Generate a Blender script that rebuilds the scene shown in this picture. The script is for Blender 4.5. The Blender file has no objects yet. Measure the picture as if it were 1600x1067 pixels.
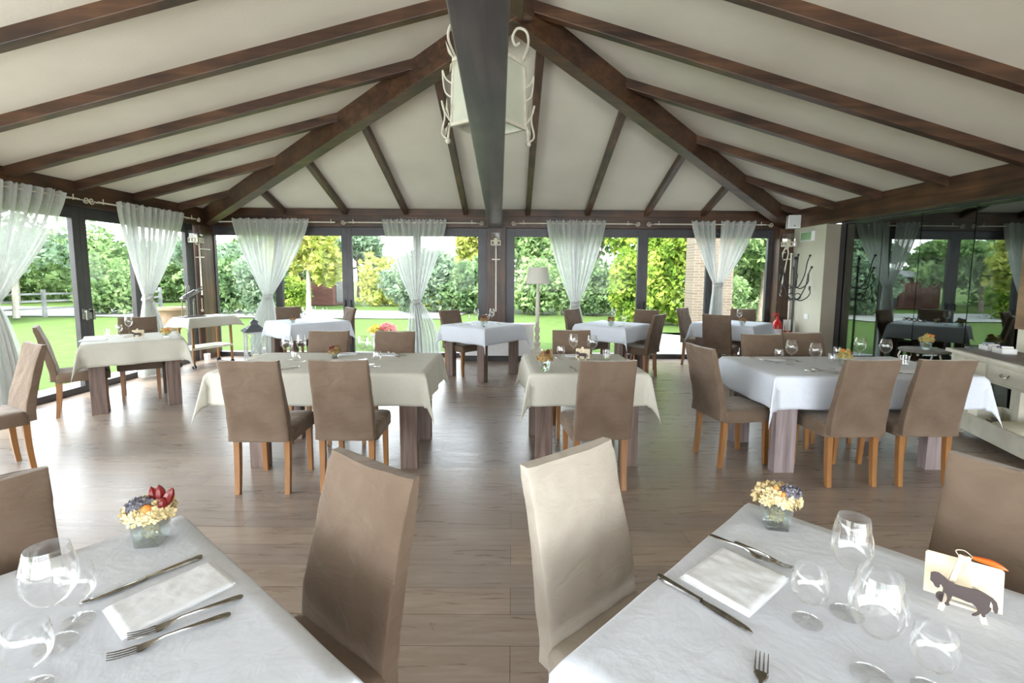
import bpy, math, random
import numpy as np
from mathutils import Matrix, Vector, noise
C = bpy.context.scene.collection
SC = bpy.context.scene
R = math.radians
PI = math.pi
random.seed(7)

# ---------------------------------------------------------------- camera, world, light, exposure
cam_d = bpy.data.cameras.new('camera')
cam = bpy.data.objects.new('camera', cam_d); C.objects.link(cam); SC.camera = cam
cam_d.sensor_width = 36.0; cam_d.lens = 742.0 / 1600 * 36.0
cam_d.shift_y = -33.5 / 1600
cam_d.clip_start = 0.02; cam_d.clip_end = 300
pitch = math.atan(73 / 742.0); roll = R(.35)
fwd = Vector((0, math.cos(pitch), -math.sin(pitch)))
up0 = Vector((0, math.sin(pitch), math.cos(pitch))); r0 = Vector((1, 0, 0))
rr = r0 * math.cos(roll) + up0 * math.sin(roll); uu = up0 * math.cos(roll) - r0 * math.sin(roll)
m = Matrix((rr, uu, -fwd)).transposed().to_4x4(); m.translation = Vector((0, 0, 1.6))
cam.matrix_world = m

SC.view_settings.view_transform = 'Standard'; SC.view_settings.look = 'None'
SC.view_settings.gamma = 1.0; SC.view_settings.exposure = 2.35
SC.view_settings.use_curve_mapping = False
SC.cycles.use_denoising = True
SC.cycles.max_bounces = 10; SC.cycles.diffuse_bounces = 6; SC.cycles.glossy_bounces = 4
SC.cycles.transmission_bounces = 6; SC.cycles.transparent_max_bounces = 24
SC.cycles.caustics_reflective = False; SC.cycles.caustics_refractive = False
SC.cycles.sample_clamp_indirect = 6.0

w = bpy.data.worlds.new('sky'); SC.world = w; w.use_nodes = True
nt = w.node_tree; nt.nodes.clear()
out = nt.nodes.new('ShaderNodeOutputWorld'); bg = nt.nodes.new('ShaderNodeBackground')
tc = nt.nodes.new('ShaderNodeTexCoord'); sp = nt.nodes.new('ShaderNodeSeparateXYZ')
rp = nt.nodes.new('ShaderNodeValToRGB')
rp.color_ramp.elements[0].position = 0.0; rp.color_ramp.elements[0].color = (.97, .985, 1, 1)
rp.color_ramp.elements[1].position = .6; rp.color_ramp.elements[1].color = (.80, .89, 1, 1)
nt.links.new(tc.outputs['Generated'], sp.inputs[0]); nt.links.new(sp.outputs['Z'], rp.inputs[0])
nt.links.new(rp.outputs[0], bg.inputs['Color']); bg.inputs['Strength'].default_value = 1.9
nt.links.new(bg.outputs[0], out.inputs[0])
sd = bpy.data.lights.new('sun', 'SUN'); sd.energy = 2.2; sd.angle = R(12); sd.color = (1, .95, .85)
sun = bpy.data.objects.new('sun', sd); C.objects.link(sun)
sun.rotation_euler = (R(44), 0, R(-28))
# daylight stand-ins: added area lights that brighten the room from rear and left
def fill_light(name, loc, rot, sx, sy, watts, col):
    d = bpy.data.lights.new(name, 'AREA'); d.shape = 'RECTANGLE'; d.size = sx; d.size_y = sy; d.energy = watts; d.color = col
    o = bpy.data.objects.new(name, d); C.objects.link(o); o.location = loc; o.rotation_euler = rot
fill_light('rear_fill_light', (1.0, -3.72, 1.25), (R(96), 0, R(8)), 7.8, 2.2, 85, (.87, .935, 1))
fill_light('left_fill_light', (-5.52, -.2, 1.25), (R(90), 0, R(-90)), 6.6, 2.2, 75, (.87, .935, 1))

# ---------------------------------------------------------------- mesh builder
class MB:
    def __init__(s): s.v = []; s.f = []
    def add(s, vs, fs, M=None):
        b = len(s.v)
        if M is not None: vs = [M @ Vector(p) for p in vs]
        s.v.extend([tuple(p) for p in vs]); s.f.extend([tuple(b + i for i in q) for q in fs]); return s
    def box(s, x0, x1, y0, y1, z0, z1, M=None):
        vs = [(x, y, z) for z in (z0, z1) for y in (y0, y1) for x in (x0, x1)]
        return s.add(vs, [(0, 2, 3, 1), (4, 5, 7, 6), (0, 1, 5, 4), (2, 6, 7, 3), (0, 4, 6, 2), (1, 3, 7, 5)], M)
    def cbox(s, cx, cy, cz, sx, sy, sz, M=None):
        return s.box(cx - sx / 2, cx + sx / 2, cy - sy / 2, cy + sy / 2, cz - sz / 2, cz + sz / 2, M)
    def frustum(s, cx0, cy0, z0, sx0, sy0, cx1, cy1, z1, sx1, sy1, M=None):
        vs = []
        for cx, cy, z, sx, sy in ((cx0, cy0, z0, sx0, sy0), (cx1, cy1, z1, sx1, sy1)):
            vs += [(cx - sx / 2, cy - sy / 2, z), (cx + sx / 2, cy - sy / 2, z), (cx - sx / 2, cy + sy / 2, z), (cx + sx / 2, cy + sy / 2, z)]
        return s.add(vs, [(0, 2, 3, 1), (4, 5, 7, 6), (0, 1, 5, 4), (2, 6, 7, 3), (0, 4, 6, 2), (1, 3, 7, 5)], M)
    def prism(s, poly, z0, z1, M=None):
        n = len(poly)
        vs = [(x, y, z0) for x, y in poly] + [(x, y, z1) for x, y in poly]
        fs = [tuple(range(n - 1, -1, -1)), tuple(range(n, 2 * n))] + [(i, (i + 1) % n, n + (i + 1) % n, n + i) for i in range(n)]
        return s.add(vs, fs, M)
    def beam(s, p, q, wd, ht, upv=(0, 0, 1)):
        # bar from p to q: p,q are the centres of its top face
        p, q = Vector(p), Vector(q); d = (q - p).normalized(); sd_ = d.cross(Vector(upv)).normalized(); u = sd_.cross(d).normalized()
        vs = []
        for e in (p, q):
            for a in (-.5, .5):
                for b in (-1, 0): vs.append(e + sd_ * a * wd + u * b * ht)
        return s.add(vs, [(0, 1, 3, 2), (4, 6, 7, 5), (0, 4, 5, 1), (2, 3, 7, 6), (1, 5, 7, 3), (0, 2, 6, 4)])
    def rings(s, rings, closed=True, cap0=True, cap1=True, M=None):
        n = len(rings[0]); vs = [p for r_ in rings for p in r_]; fs = []
        for i in range(len(rings) - 1):
            for j in range(n if closed else n - 1):
                k = (j + 1) % n
                fs.append((i * n + j, i * n + k, (i + 1) * n + k, (i + 1) * n + j))
        if cap0: fs.append(tuple(range(n - 1, -1, -1)))
        if cap1: fs.append(tuple((len(rings) - 1) * n + j for j in range(n)))
        return s.add(vs, fs, M)
    def lathe(s, prof, n=20, c=(0, 0, 0), caps=(False, False), M=None):
        rs = [[(c[0] + r_ * math.cos(2 * PI * j / n), c[1] + r_ * math.sin(2 * PI * j / n), c[2] + z) for j in range(n)] for r_, z in prof]
        return s.rings(rs, True, caps[0], caps[1], M)
    def tube(s, pts, rad, n=8, M=None, flat=1.0):
        pts = [Vector(p) for p in pts]; rs = []; prev = None
        for i, p in enumerate(pts):
            d = (pts[min(i + 1, len(pts) - 1)] - pts[max(i - 1, 0)])
            if d.length < 1e-9: d = Vector((0, 0, 1))
            d.normalize()
            if prev is None:
                a = Vector((0, 0, 1)) if abs(d.z) < .9 else Vector((1, 0, 0))
                prev = d.cross(a).normalized()
            prev = (prev - d * prev.dot(d)); prev = prev.normalized() if prev.length > 1e-6 else d.orthogonal().normalized()
            b = d.cross(prev); r_ = rad(i / (len(pts) - 1)) if callable(rad) else rad
            rs.append([p + prev * r_ * math.cos(2 * PI * j / n) + b * r_ * flat * math.sin(2 * PI * j / n) for j in range(n)])
        return s.rings(rs, True, True, True, M)
    def sphere(s, c, r_, nu=10, nv=7, sc=(1, 1, 1), M=None):
        rs = []
        for i in range(nv + 1):
            t = PI * i / nv; t = min(max(t, .04), PI - .04)
            rs.append([(c[0] + sc[0] * r_ * math.sin(t) * math.cos(2 * PI * j / nu), c[1] + sc[1] * r_ * math.sin(t) * math.sin(2 * PI * j / nu), c[2] - sc[2] * r_ * math.cos(t)) for j in range(nu)])
        return s.rings(rs, True, True, True, M)
    def grid(s, fn, nu, nv, M=None):
        vs = [fn(i / nu, j / nv) for j in range(nv + 1) for i in range(nu + 1)]
        fs = [(j * (nu + 1) + i, j * (nu + 1) + i + 1, (j + 1) * (nu + 1) + i + 1, (j + 1) * (nu + 1) + i) for j in range(nv) for i in range(nu)]
        return s.add(vs, fs, M)
    def mesh(s, name, mat, smooth=True, angle=35):
        me = bpy.data.meshes.new(name); me.from_pydata(s.v, [], s.f); me.materials.append(mat)
        if smooth:
            me.shade_smooth(); me.set_sharp_from_angle(angle=R(angle))
        return me
    def build(s, name, mat, parent=None, smooth=True, angle=35, bevel=0):
        o = bpy.data.objects.new(name, s.mesh(name, mat, smooth, angle)); C.objects.link(o)
        if parent is not None: o.parent = parent
        if bevel:
            b = o.modifiers.new('bevel', 'BEVEL'); b.width = bevel; b.segments = 2; b.limit_method = 'ANGLE'; b.angle_limit = R(50)
        return o

def spline(pts, n=24):
    P_ = [Vector(p) for p in pts]; P_ = [P_[0] * 2 - P_[1]] + P_ + [P_[-1] * 2 - P_[-2]]; o = []
    seg = len(P_) - 3
    for k in range(n + 1):
        t = k / n * seg; i = min(int(t), seg - 1); f = t - i; a, b, c, d = P_[i:i + 4]
        o.append(.5 * ((2 * b) + (c - a) * f + (2 * a - 5 * b + 4 * c - d) * f * f + (3 * b - a - 3 * c + d) * f ** 3))
    return o

def tag(o, label, cat=None, group=None, kind=None):
    if label: o['label'] = label
    if cat: o['category'] = cat
    if group: o['group'] = group
    if kind: o['kind'] = kind
    return o
def thing(name, label, cat, loc=(0, 0, 0), rz=0, group=None, kind=None):
    o = bpy.data.objects.new(name, None); C.objects.link(o); o.empty_display_size = .1
    o.location = loc; o.rotation_euler = (0, 0, rz)
    return tag(o, label, cat, group, kind)
def dup(root, loc, rz, label, group=None):
    r = root.copy(); C.objects.link(r); r.location = loc; r.rotation_euler = (0, 0, rz); r['label'] = label
    if group: r['group'] = group
    for ch in list(root.children):
        c = ch.copy(); C.objects.link(c); c.parent = r
        for g in ch.children:
            d = g.copy(); C.objects.link(d); d.parent = c
    return r
def struct(name, mb, mat, label=None, parent=None, **k):
    o = mb.build(name, mat, parent, **k)
    if parent is None: o['kind'] = 'structure'
    if label: o['label'] = label
    return o

# ---------------------------------------------------------------- materials
def newmat(name):
    m_ = bpy.data.materials.new(name); m_.use_nodes = True; t = m_.node_tree; t.nodes.clear()
    o = t.nodes.new('ShaderNodeOutputMaterial'); return m_, t, o
def N(t, typ, **k):
    n = t.nodes.new(typ)
    for a, b in k.items():
        if a.startswith('_'): setattr(n, a[1:], b)
        else: n.inputs[a.replace('__', ' ')].default_value = b
    return n
def ramp(t, src, stops):
    r_ = t.nodes.new('ShaderNodeValToRGB'); e = r_.color_ramp.elements
    while len(e) < len(stops): e.new(.5)
    for k, (p, c) in enumerate(stops): e[k].position = p; e[k].color = (*c, 1)
    t.links.new(src, r_.inputs[0]); return r_.outputs[0]
def coords(t, scale=(1, 1, 1), obj=True):
    tc_ = t.nodes.new('ShaderNodeTexCoord'); mp = t.nodes.new('ShaderNodeMapping'); mp.inputs['Scale'].default_value = scale
    t.links.new(tc_.outputs['Object' if obj else 'Generated'], mp.inputs[0]); return mp.outputs[0]
def noisy(name, c0, c1, scale=5, rough=.6, stretch=(1, 1, 1), bump=0, bscale=None, metal=0, detail=4, sheen=0, spec=.5, lo=.3, hi=.7, dist=0, coat=0):
    m_, t, o = newmat(name); b = N(t, 'ShaderNodeBsdfPrincipled', Roughness=rough, Metallic=metal)
    b.inputs['Specular IOR Level'].default_value = spec
    if sheen: b.inputs['Sheen Weight'].default_value = sheen; b.inputs['Sheen Roughness'].default_value = .4
    if coat: b.inputs['Coat Weight'].default_value = coat; b.inputs['Coat Roughness'].default_value = .15
    v = coords(t, stretch); n = N(t, 'ShaderNodeTexNoise', Scale=scale, Detail=detail, Distortion=dist); t.links.new(v, n.inputs['Vector'])
    t.links.new(ramp(t, n.outputs['Fac'], [(lo, c0), (hi, c1)]), b.inputs['Base Color'])
    if bump:
        n2 = N(t, 'ShaderNodeTexNoise', Scale=bscale or scale * 3, Detail=4); t.links.new(v, n2.inputs['Vector'])
        bp = N(t, 'ShaderNodeBump', Strength=bump, Distance=.01); t.links.new(n2.outputs['Fac'], bp.inputs['Height']); t.links.new(bp.outputs[0], b.inputs['Normal'])
    t.links.new(b.outputs[0], o.inputs[0]); return m_
def plain(name, c, rough=.5, metal=0, spec=.5): 
    m_, t, o = newmat(name); b = N(t, 'ShaderNodeBsdfPrincipled', Roughness=rough, Metallic=metal); b.inputs['Base Color'].default_value = (*c, 1)
    b.inputs['Specular IOR Level'].default_value = spec
    n = N(t, 'ShaderNodeTexNoise', Scale=30); mx = N(t, 'ShaderNodeMix', _data_type='RGBA'); mx.inputs[0].default_value = .5
    t.links.new(ramp(t, n.outputs['Fac'], [(.3, tuple(x * .93 for x in c)), (.7, tuple(min(1, x * 1.05) for x in c))]), b.inputs['Base Color'])
    t.nodes.remove(mx); t.links.new(b.outputs[0], o.inputs[0]); return m_

def wood_beam(name, c0, c1, c2, axis, rough=.42, spec=.5):
    st = {'x': (.6, 9, 9), 'y': (9, .6, 9), 'z': (9, 9, .6)}[axis]
    m_, t, o = newmat(name); b = N(t, 'ShaderNodeBsdfPrincipled', Roughness=rough); b.inputs['Specular IOR Level'].default_value = spec
    v = coords(t, st); n = N(t, 'ShaderNodeTexNoise', Scale=1.6, Detail=6, Distortion=.8); t.links.new(v, n.inputs['Vector'])
    v2 = coords(t, (1, 1, 1)); n3 = N(t, 'ShaderNodeTexNoise', Scale=2.2, Detail=3); t.links.new(v2, n3.inputs['Vector'])
    ad = N(t, 'ShaderNodeMath', _operation='MULTIPLY_ADD'); ad.inputs[1].default_value = .55; t.links.new(n.outputs['Fac'], ad.inputs[0])
    ml = N(t, 'ShaderNodeMath', _operation='MULTIPLY'); ml.inputs[1].default_value = .45; t.links.new(n3.outputs['Fac'], ml.inputs[0]); t.links.new(ml.outputs[0], ad.inputs[2])
    t.links.new(ramp(t, ad.outputs[0], [(.36, c0), (.5, c1), (.66, c2)]), b.inputs['Base Color'])
    bp = N(t, 'ShaderNodeBump', Strength=.25, Distance=.006); t.links.new(n.outputs['Fac'], bp.inputs['Height']); t.links.new(bp.outputs[0], b.inputs['Normal'])
    t.links.new(b.outputs[0], o.inputs[0]); return m_
BR = ((.026, .012, .007), (.064, .030, .016), (.125, .058, .027))
M_bx = wood_beam('stained_beam_x', *BR, 'x'); M_by = wood_beam('stained_beam_y', *BR, 'y'); M_bz = wood_beam('stained_beam_z', *BR, 'z')
M_plaster = noisy('ceiling_plaster', (.63, .58, .49), (.70, .65, .56), scale=1.2, rough=.9, bump=.08, bscale=40)
M_wall = noisy('wall_plaster', (.55, .53, .42), (.62, .60, .49), scale=2, rough=.85, bump=.05, bscale=60)
M_wall2 = noisy('wall_plaster_painted_shade', (.25, .22, .17), (.30, .26, .2), scale=2, rough=.85)  # side face of the cream wall, its shade put into the colour
M_alu = noisy('dark_aluminium', (.030, .026, .030), (.045, .040, .045), scale=6, rough=.38, spec=.5)

def floor_mat():
    m_, t, o = newmat('oak_laminate'); b = N(t, 'ShaderNodeBsdfPrincipled'); b.inputs['Specular IOR Level'].default_value = .6
    tc_ = t.nodes.new('ShaderNodeTexCoord')
    br = t.nodes.new('ShaderNodeTexBrick'); br.offset = .37; br.offset_frequency = 2
    for k, v in (('Scale', 1.0), ('Mortar Size', .0018), ('Mortar Smooth', .1), ('Brick Width', 1.7), ('Row Height', .19), ('Bias', 0)): br.inputs[k].default_value = v
    br.inputs['Color1'].default_value = (.2, .2, .2, 1); br.inputs['Color2'].default_value = (.8, .8, .8, 1); br.inputs['Mortar'].default_value = (0, 0, 0, 1)
    t.links.new(tc_.outputs['Object'], br.inputs['Vector'])
    mp = t.nodes.new('ShaderNodeMapping'); mp.inputs['Scale'].default_value = (1.2, 9, 1); t.links.new(tc_.outputs['Object'], mp.inputs[0])
    n = N(t, 'ShaderNodeTexNoise', Scale=2.2, Detail=7, Distortion=1.2); t.links.new(mp.outputs[0], n.inputs['Vector'])
    c = ramp(t, n.outputs['Fac'], [(.25, (.235, .186, .152)), (.45, (.265, .21, .172)), (.75, (.335, .275, .23))])
    n2 = N(t, 'ShaderNodeTexNoise', Scale=.9, Detail=3); mp2 = t.nodes.new('ShaderNodeMapping'); mp2.inputs['Scale'].default_value = (1.5, 4, 1); t.links.new(tc_.outputs['Object'], mp2.inputs[0])
    n3 = N(t, 'ShaderNodeTexNoise', Scale=5, Detail=4, Distortion=2.5); t.links.new(mp2.outputs[0], n3.inputs['Vector'])
    kn = ramp(t, n3.outputs['Fac'], [(.25, (.70, .66, .62)), (.36, (1, 1, 1))])
    mk = N(t, 'ShaderNodeMix', _data_type='RGBA', _blend_type='MULTIPLY'); mk.inputs[0].default_value = .8
    t.links.new(c, mk.inputs[6]); t.links.new(kn, mk.inputs[7])
    mx = N(t, 'ShaderNodeMix', _data_type='RGBA', _blend_type='MULTIPLY'); mx.inputs[0].default_value = 1
    t.links.new(mk.outputs[2], mx.inputs[6]); t.links.new(ramp(t, br.outputs['Color'], [(0, (.35, .33, .3)), (.12, (.82, .82, .84)), (.9, (1.1, 1.06, 1.0))]), mx.inputs[7])
    t.links.new(mx.outputs[2], b.inputs['Base Color'])
    t.links.new(ramp(t, n.outputs['Fac'], [(.2, (.24,) * 3), (.8, (.36,) * 3)]), b.inputs['Roughness'])
    bp = N(t, 'ShaderNodeBump', Strength=.12, Distance=.004); t.links.new(n.outputs['Fac'], bp.inputs['Height']); t.links.new(bp.outputs[0], b.inputs['Normal'])
    t.links.new(b.outputs[0], o.inputs[0]); return m_
M_floor = floor_mat()

def thin_glass(name, tint, f0=.04, f1=.9, power=3.0, rough=0.0, gcol=(1, 1, 1)):
    m_, t, o = newmat(name); tr = N(t, 'ShaderNodeBsdfTransparent'); tr.inputs[0].default_value = (*tint, 1)
    gl = N(t, 'ShaderNodeBsdfGlossy', Roughness=rough); gl.inputs[0].default_value = (*gcol, 1)
    lw = N(t, 'ShaderNodeLayerWeight', Blend=.5); pw = N(t, 'ShaderNodeMath', _operation='POWER'); pw.inputs[1].default_value = power
    ma = N(t, 'ShaderNodeMath', _operation='MULTIPLY_ADD'); ma.inputs[1].default_value = f1 - f0; ma.inputs[2].default_value = f0
    t.links.new(lw.outputs['Facing'], pw.inputs[0]); t.links.new(pw.outputs[0], ma.inputs[0])
    mx = N(t, 'ShaderNodeMixShader'); t.links.new(ma.outputs[0], mx.inputs[0]); t.links.new(tr.outputs[0], mx.inputs[1]); t.links.new(gl.outputs[0], mx.inputs[2])
    t.links.new(mx.outputs[0], o.inputs[0]); return m_
M_pane = thin_glass('window_glass', (.97, .985, .98), .004, .5, 4.5)
M_part = thin_glass('partition_glass', (.45, .49, .46), .22, .72, 3, gcol=(.66, .73, .70))
M_glass = thin_glass('drinking_glass', (.992, .994, .995), .06, .75, 2.0)
M_stem = thin_glass('glass_stem', (.995, .996, .997), .07, .30, 1.6)
M_vase = thin_glass('vase_glass', (.86, .90, .89), .12, .85, 1.5)

def fabric(name, c0, c1, sheen=.5, bump=.55):
    m_, t, o = newmat(name); b = N(t, 'ShaderNodeBsdfPrincipled', Roughness=.8); b.inputs['Specular IOR Level'].default_value = .15
    b.inputs['Sheen Weight'].default_value = sheen; b.inputs['Sheen Roughness'].default_value = .35; b.inputs['Sheen Tint'].default_value = (.9, .82, .74, 1)
    v = coords(t, (1, 1, 1)); n = N(t, 'ShaderNodeTexNoise', Scale=5, Detail=8, Distortion=.35); t.links.new(v, n.inputs['Vector'])
    t.links.new(ramp(t, n.outputs['Fac'], [(.30, c0), (.70, c1)]), b.inputs['Base Color'])
    v2 = coords(t, (1.4, 1.4, 3.0)); v2.node.inputs['Rotation'].default_value = (0, R(28), 0); n2 = N(t, 'ShaderNodeTexNoise', Scale=5, Detail=5, Distortion=.8); t.links.new(v2, n2.inputs['Vector'])
    bp = N(t, 'ShaderNodeBump', Strength=bump, Distance=.02); t.links.new(n2.outputs['Fac'], bp.inputs['Height']); t.links.new(bp.outputs[0], b.inputs['Normal'])
    t.links.new(b.outputs[0], o.inputs[0]); return m_
M_suede = fabric('taupe_suede', (.122, .083, .057), (.172, .124, .090))
M_suede_l = fabric('pale_suede', (.36, .31, .26), (.46, .41, .35))
M_oak = noisy('orange_oak', (.20, .085, .024), (.32, .145, .045), scale=3, rough=.35, stretch=(8, 8, .8), coat=.3)
M_tleg = noisy('weathered_brown_wood', (.075, .045, .035), (.20, .14, .115), scale=3, rough=.55, stretch=(10, 10, .7), bump=.2)
M_tleg2 = noisy('pale_washed_wood', (.17, .13, .13), (.33, .27, .27), scale=3, rough=.55, stretch=(10, 10, .7), bump=.2)

def cloth(name, col, damask=.24, cscale=11):
    m_, t, o = newmat(name); b = N(t, 'ShaderNodeBsdfPrincipled', Roughness=.75); b.inputs['Specular IOR Level'].default_value = .2
    b.inputs['Sheen Weight'].default_value = .2
    v = coords(t); n = N(t, 'ShaderNodeTexNoise', Scale=cscale, Detail=3, Distortion=1.6); t.links.new(v, n.inputs['Vector'])
    vo = N(t, 'ShaderNodeTexVoronoi', Scale=cscale * .9); vo.feature = 'DISTANCE_TO_EDGE'; t.links.new(n.outputs['Color'], vo.inputs['Vector'])
    d = tuple(x * .955 for x in col)
    t.links.new(ramp(t, n.outputs['Fac'], [(.46, col), (.5, d), (.54, col)]), b.inputs['Base Color'])
    n3 = N(t, 'ShaderNodeTexNoise', Scale=3.2, Detail=5, Distortion=.5); t.links.new(v, n3.inputs['Vector'])
    bp = N(t, 'ShaderNodeBump', Strength=damask, Distance=.006); t.links.new(n.outputs['Fac'], bp.inputs['Height'])
    bp2 = N(t, 'ShaderNodeBump', Strength=.35, Distance=.03); t.links.new(n3.outputs['Fac'], bp2.inputs['Height']); t.links.new(bp.outputs[0], bp2.inputs['Normal'])
    t.links.new(bp2.outputs[0], b.inputs['Normal']); 
    tl = N(t, 'ShaderNodeBsdfTranslucent'); tl.inputs[0].default_value = (*col, 1); mx = N(t, 'ShaderNodeMixShader'); mx.inputs[0].default_value = .12
    t.links.new(b.outputs[0], mx.inputs[1]); t.links.new(tl.outputs[0], mx.inputs[2]); t.links.new(mx.outputs[0], o.inputs[0]); return m_
M_white = cloth('white_damask_linen', (.74, .78, .86)); M_cream = cloth('cream_linen', (.58, .56, .48)); M_nap = cloth('napkin_linen', (.87, .89, .93), .1)
def sheer():
    m_, t, o = newmat('sheer_voile'); d = N(t, 'ShaderNodeBsdfDiffuse'); d.inputs[0].default_value = (.70, .70, .68, 1)
    tl = N(t, 'ShaderNodeBsdfTranslucent'); tl.inputs[0].default_value = (.66, .68, .66, 1); tr = N(t, 'ShaderNodeBsdfTransparent')
    m1 = N(t, 'ShaderNodeMixShader'); m1.inputs[0].default_value = .42; m2 = N(t, 'ShaderNodeMixShader')
    t.links.new(d.outputs[0], m1.inputs[1]); t.links.new(tl.outputs[0], m1.inputs[2])
    v = coords(t, (1, 1, .15)); n = N(t, 'ShaderNodeTexNoise', Scale=60, Detail=2); t.links.new(v, n.inputs['Vector'])
    r_ = ramp(t, n.outputs['Fac'], [(.3, (.10,) * 3), (.7, (.26,) * 3)])
    t.links.new(r_, m2.inputs[0]); t.links.new(m1.outputs[0], m2.inputs[1]); t.links.new(tr.outputs[0], m2.inputs[2]); t.links.new(m2.outputs[0], o.inputs[0]); return m_
M_sheer = sheer()
M_iron_w = noisy('cream_painted_iron', (.55, .51, .42), (.70, .66, .56), scale=20, rough=.5)
M_iron_b = plain('black_wrought_iron', (.015, .015, .017), .4)
M_steel = plain('polished_steel', (.30, .29, .28), .22, 1.0)
M_silver = noisy('cutlery_silver', (.20, .185, .17), (.42, .40, .37), scale=40, rough=.2, metal=1)
M_shade = plain('linen_lampshade', (.62, .60, .53), .9)
M_whitep = plain('white_paint', (.78, .78, .78), .4)
M_creamf = noisy('cream_furniture_paint', (.60, .57, .47), (.74, .71, .61), scale=6, rough=.5)
M_greytop = noisy('grey_wood_top', (.15, .13, .115), (.27, .245, .22), scale=4, rough=.5, stretch=(1, 8, 1))
M_red = plain('red_enamel', (.6, .015, .015), .3)
M_frost = noisy('frosted_panel', (.50, .52, .42), (.60, .61, .50), scale=4, rough=.5)
M_dark = plain('unlit_room_black', (.016, .016, .015), .8)  # near-black colour stands in for the far room being unlit
M_plywood = plain('pale_plywood', (.74, .64, .47), .6)
M_horse = plain('dark_brown_card', (.05, .032, .030), .6)
M_petal = noisy('dried_hydrangea', (.62, .48, .22), (.82, .72, .46), scale=60, rough=.8)
M_petal_b = noisy('brown_dried_flower', (.22, .12, .05), (.48, .32, .12), scale=60, rough=.8)
M_petal_g = noisy('yellow_green_dried_flower', (.45, .36, .10), (.68, .58, .25), scale=60, rough=.8)
M_lav = plain('lavender_thistle', (.21, .20, .235), .8)
M_chili = plain('dried_chilli', (.16, .008, .008), .35)
M_orange = plain('orange_flower', (.75, .26, .05), .6)
M_terra = noisy('terracotta', (.20, .12, .075), (.28, .18, .12), scale=6, rough=.8)
M_candle = plain('ivory_wax', (.78, .70, .45), .5)

# ---------------------------------------------------------------- the room
XL, XR, YF, YB = -5.6, 5.1, 8.85, -3.8
ZP0, ZP1 = 2.43, 2.74
AP = (0.0, 4.65, 4.17)
struct('floor', MB().box(XL - .15, XR + .25, YB - .1, YF + .15, -.1, 0), M_floor, 'grey brown oak laminate plank floor', smooth=False)
SL = (AP[2] - ZP1) / (AP[0] - XL); SR = (AP[2] - ZP1) / (5.03 - AP[0]); SF = (AP[2] - ZP1) / (YF - AP[1])
cb = MB()
e = .35  # eaves go past the plates
cl = (XL - e, YF + e, ZP1 - SL * e); cr = (5.03 + e, YF + e, ZP1 - SR * e)
bl = (XL - e, YB - .6, ZP1 - SL * e); brr = (5.03 + e, YB - .6, ZP1 - SR * e); rb = (AP[0], YB - .6, AP[2])
th = .12
top = [cl, cr, AP, bl, brr, rb]
cb.add(top + [(x, y, z + th) for x, y, z in top],
       [(0, 2, 1), (0, 3, 5, 2), (1, 2, 5, 4), (6, 7, 8), (6, 8, 11, 9), (7, 10, 11, 8), (0, 1, 7, 6), (1, 4, 10, 7), (4, 5, 11, 10), (5, 3, 9, 11), (3, 0, 6, 9)])
struct('ceiling', cb, M_plaster, 'cream plastered hipped ceiling between dark beams', smooth=False)

tn = [0]
def trim(mb, mat, label, **k):
    tn[0] += 1; return struct('trim_%d' % tn[0], mb, mat, label, bevel=.006, smooth=False, **k)
# wall plates
trim(MB().box(XL - .2, XR + .3, YF, YF + .22, ZP0, ZP1 + .01), M_bx, 'dark stained timber wall plate over the front windows')
trim(MB().box(XL - .22, XL, YB, YF, ZP0, ZP1), M_by, 'dark stained timber wall plate over the left windows')
trim(MB().box(5.03, 5.25, YB, YF, ZP0 + .0, ZP1), M_by, 'dark stained timber wall plate over the glass partition')
trim(MB().box(XL, 5.03, YF - .02, YF, ZP0 + .20, ZP1 + .02), M_bx, 'narrow timber fillet along the ceiling above the front windows')
def roofz(x, y):
    return min(ZP1 + SL * (x - XL), ZP1 + SR * (5.03 - x), ZP1 + SF * (YF - y))
def hipYl(x): return YF + (AP[1] - YF) * (x - XL) / (AP[0] - XL)
def hipYr(x): return YF + (AP[1] - YF) * (5.03 - x) / (5.03 - AP[0])
sidelab = ['nearest the corner', 'second from the corner', 'third from the corner', 'fourth from the corner', 'fifth from the corner', 'sixth from the corner, cut by the top of the photo']
for side, ys in (('left', [8.15, 7.2, 6.25, 5.4, 4.47, 3.5, 2.5, 1.5, .5, -.5, -1.5, -2.5]), ('right', [8.5, 7.6, 6.65, 5.65, 4.7, 3.69, 2.7, 1.7, .7, -.3, -1.3, -2.3])):
    for k, y in enumerate(ys):
        if side == 'left':
            x1 = min(AP[0], XL + (YF - y) / (YF - AP[1]) * (AP[0] - XL)) if y > AP[1] else AP[0]
            p, q = (XL - .05, y, ZP1 - SL * .05 + .01), (x1, y, ZP1 + SL * (x1 - XL) + .01)
        else:
            x1 = 5.03 - (YF - y) / (YF - AP[1]) * (5.03 - AP[0]) if y > AP[1] else AP[0]
            p, q = (5.08, y, ZP1 - SR * .05 + .01), (x1, y, ZP1 + SR * (5.03 - x1) + .01)
        trim(MB().beam(p, q, .09, .115), M_bx, 'dark rafter of the %s roof slope, %s' % (side, sidelab[min(k, 5)]))
for k, x in enumerate([-4.195, -3.06, -1.95, -.856, .28, 1.371, 2.45, 3.48]):
    y1 = max(hipYl(x), hipYr(x)) if x != 0 else AP[1]
    trim(MB().beam((x, YF + .05, ZP1 - SF * .05 + .01), (x, y1, ZP1 + SF * (YF - y1) + .01), .09, .1), M_by, 'dark rafter of the end roof slope, number %s from the left' % ['one', 'two', 'three', 'four', 'five', 'six', 'seven', 'eight'][k])
trim(MB().beam((XL - .05, YF + .04, ZP1 + .0), (AP[0] + .1, AP[1] - .08, AP[2] + .04), .17, .30), M_bx, 'thick dark hip beam rising from the left corner')
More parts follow.
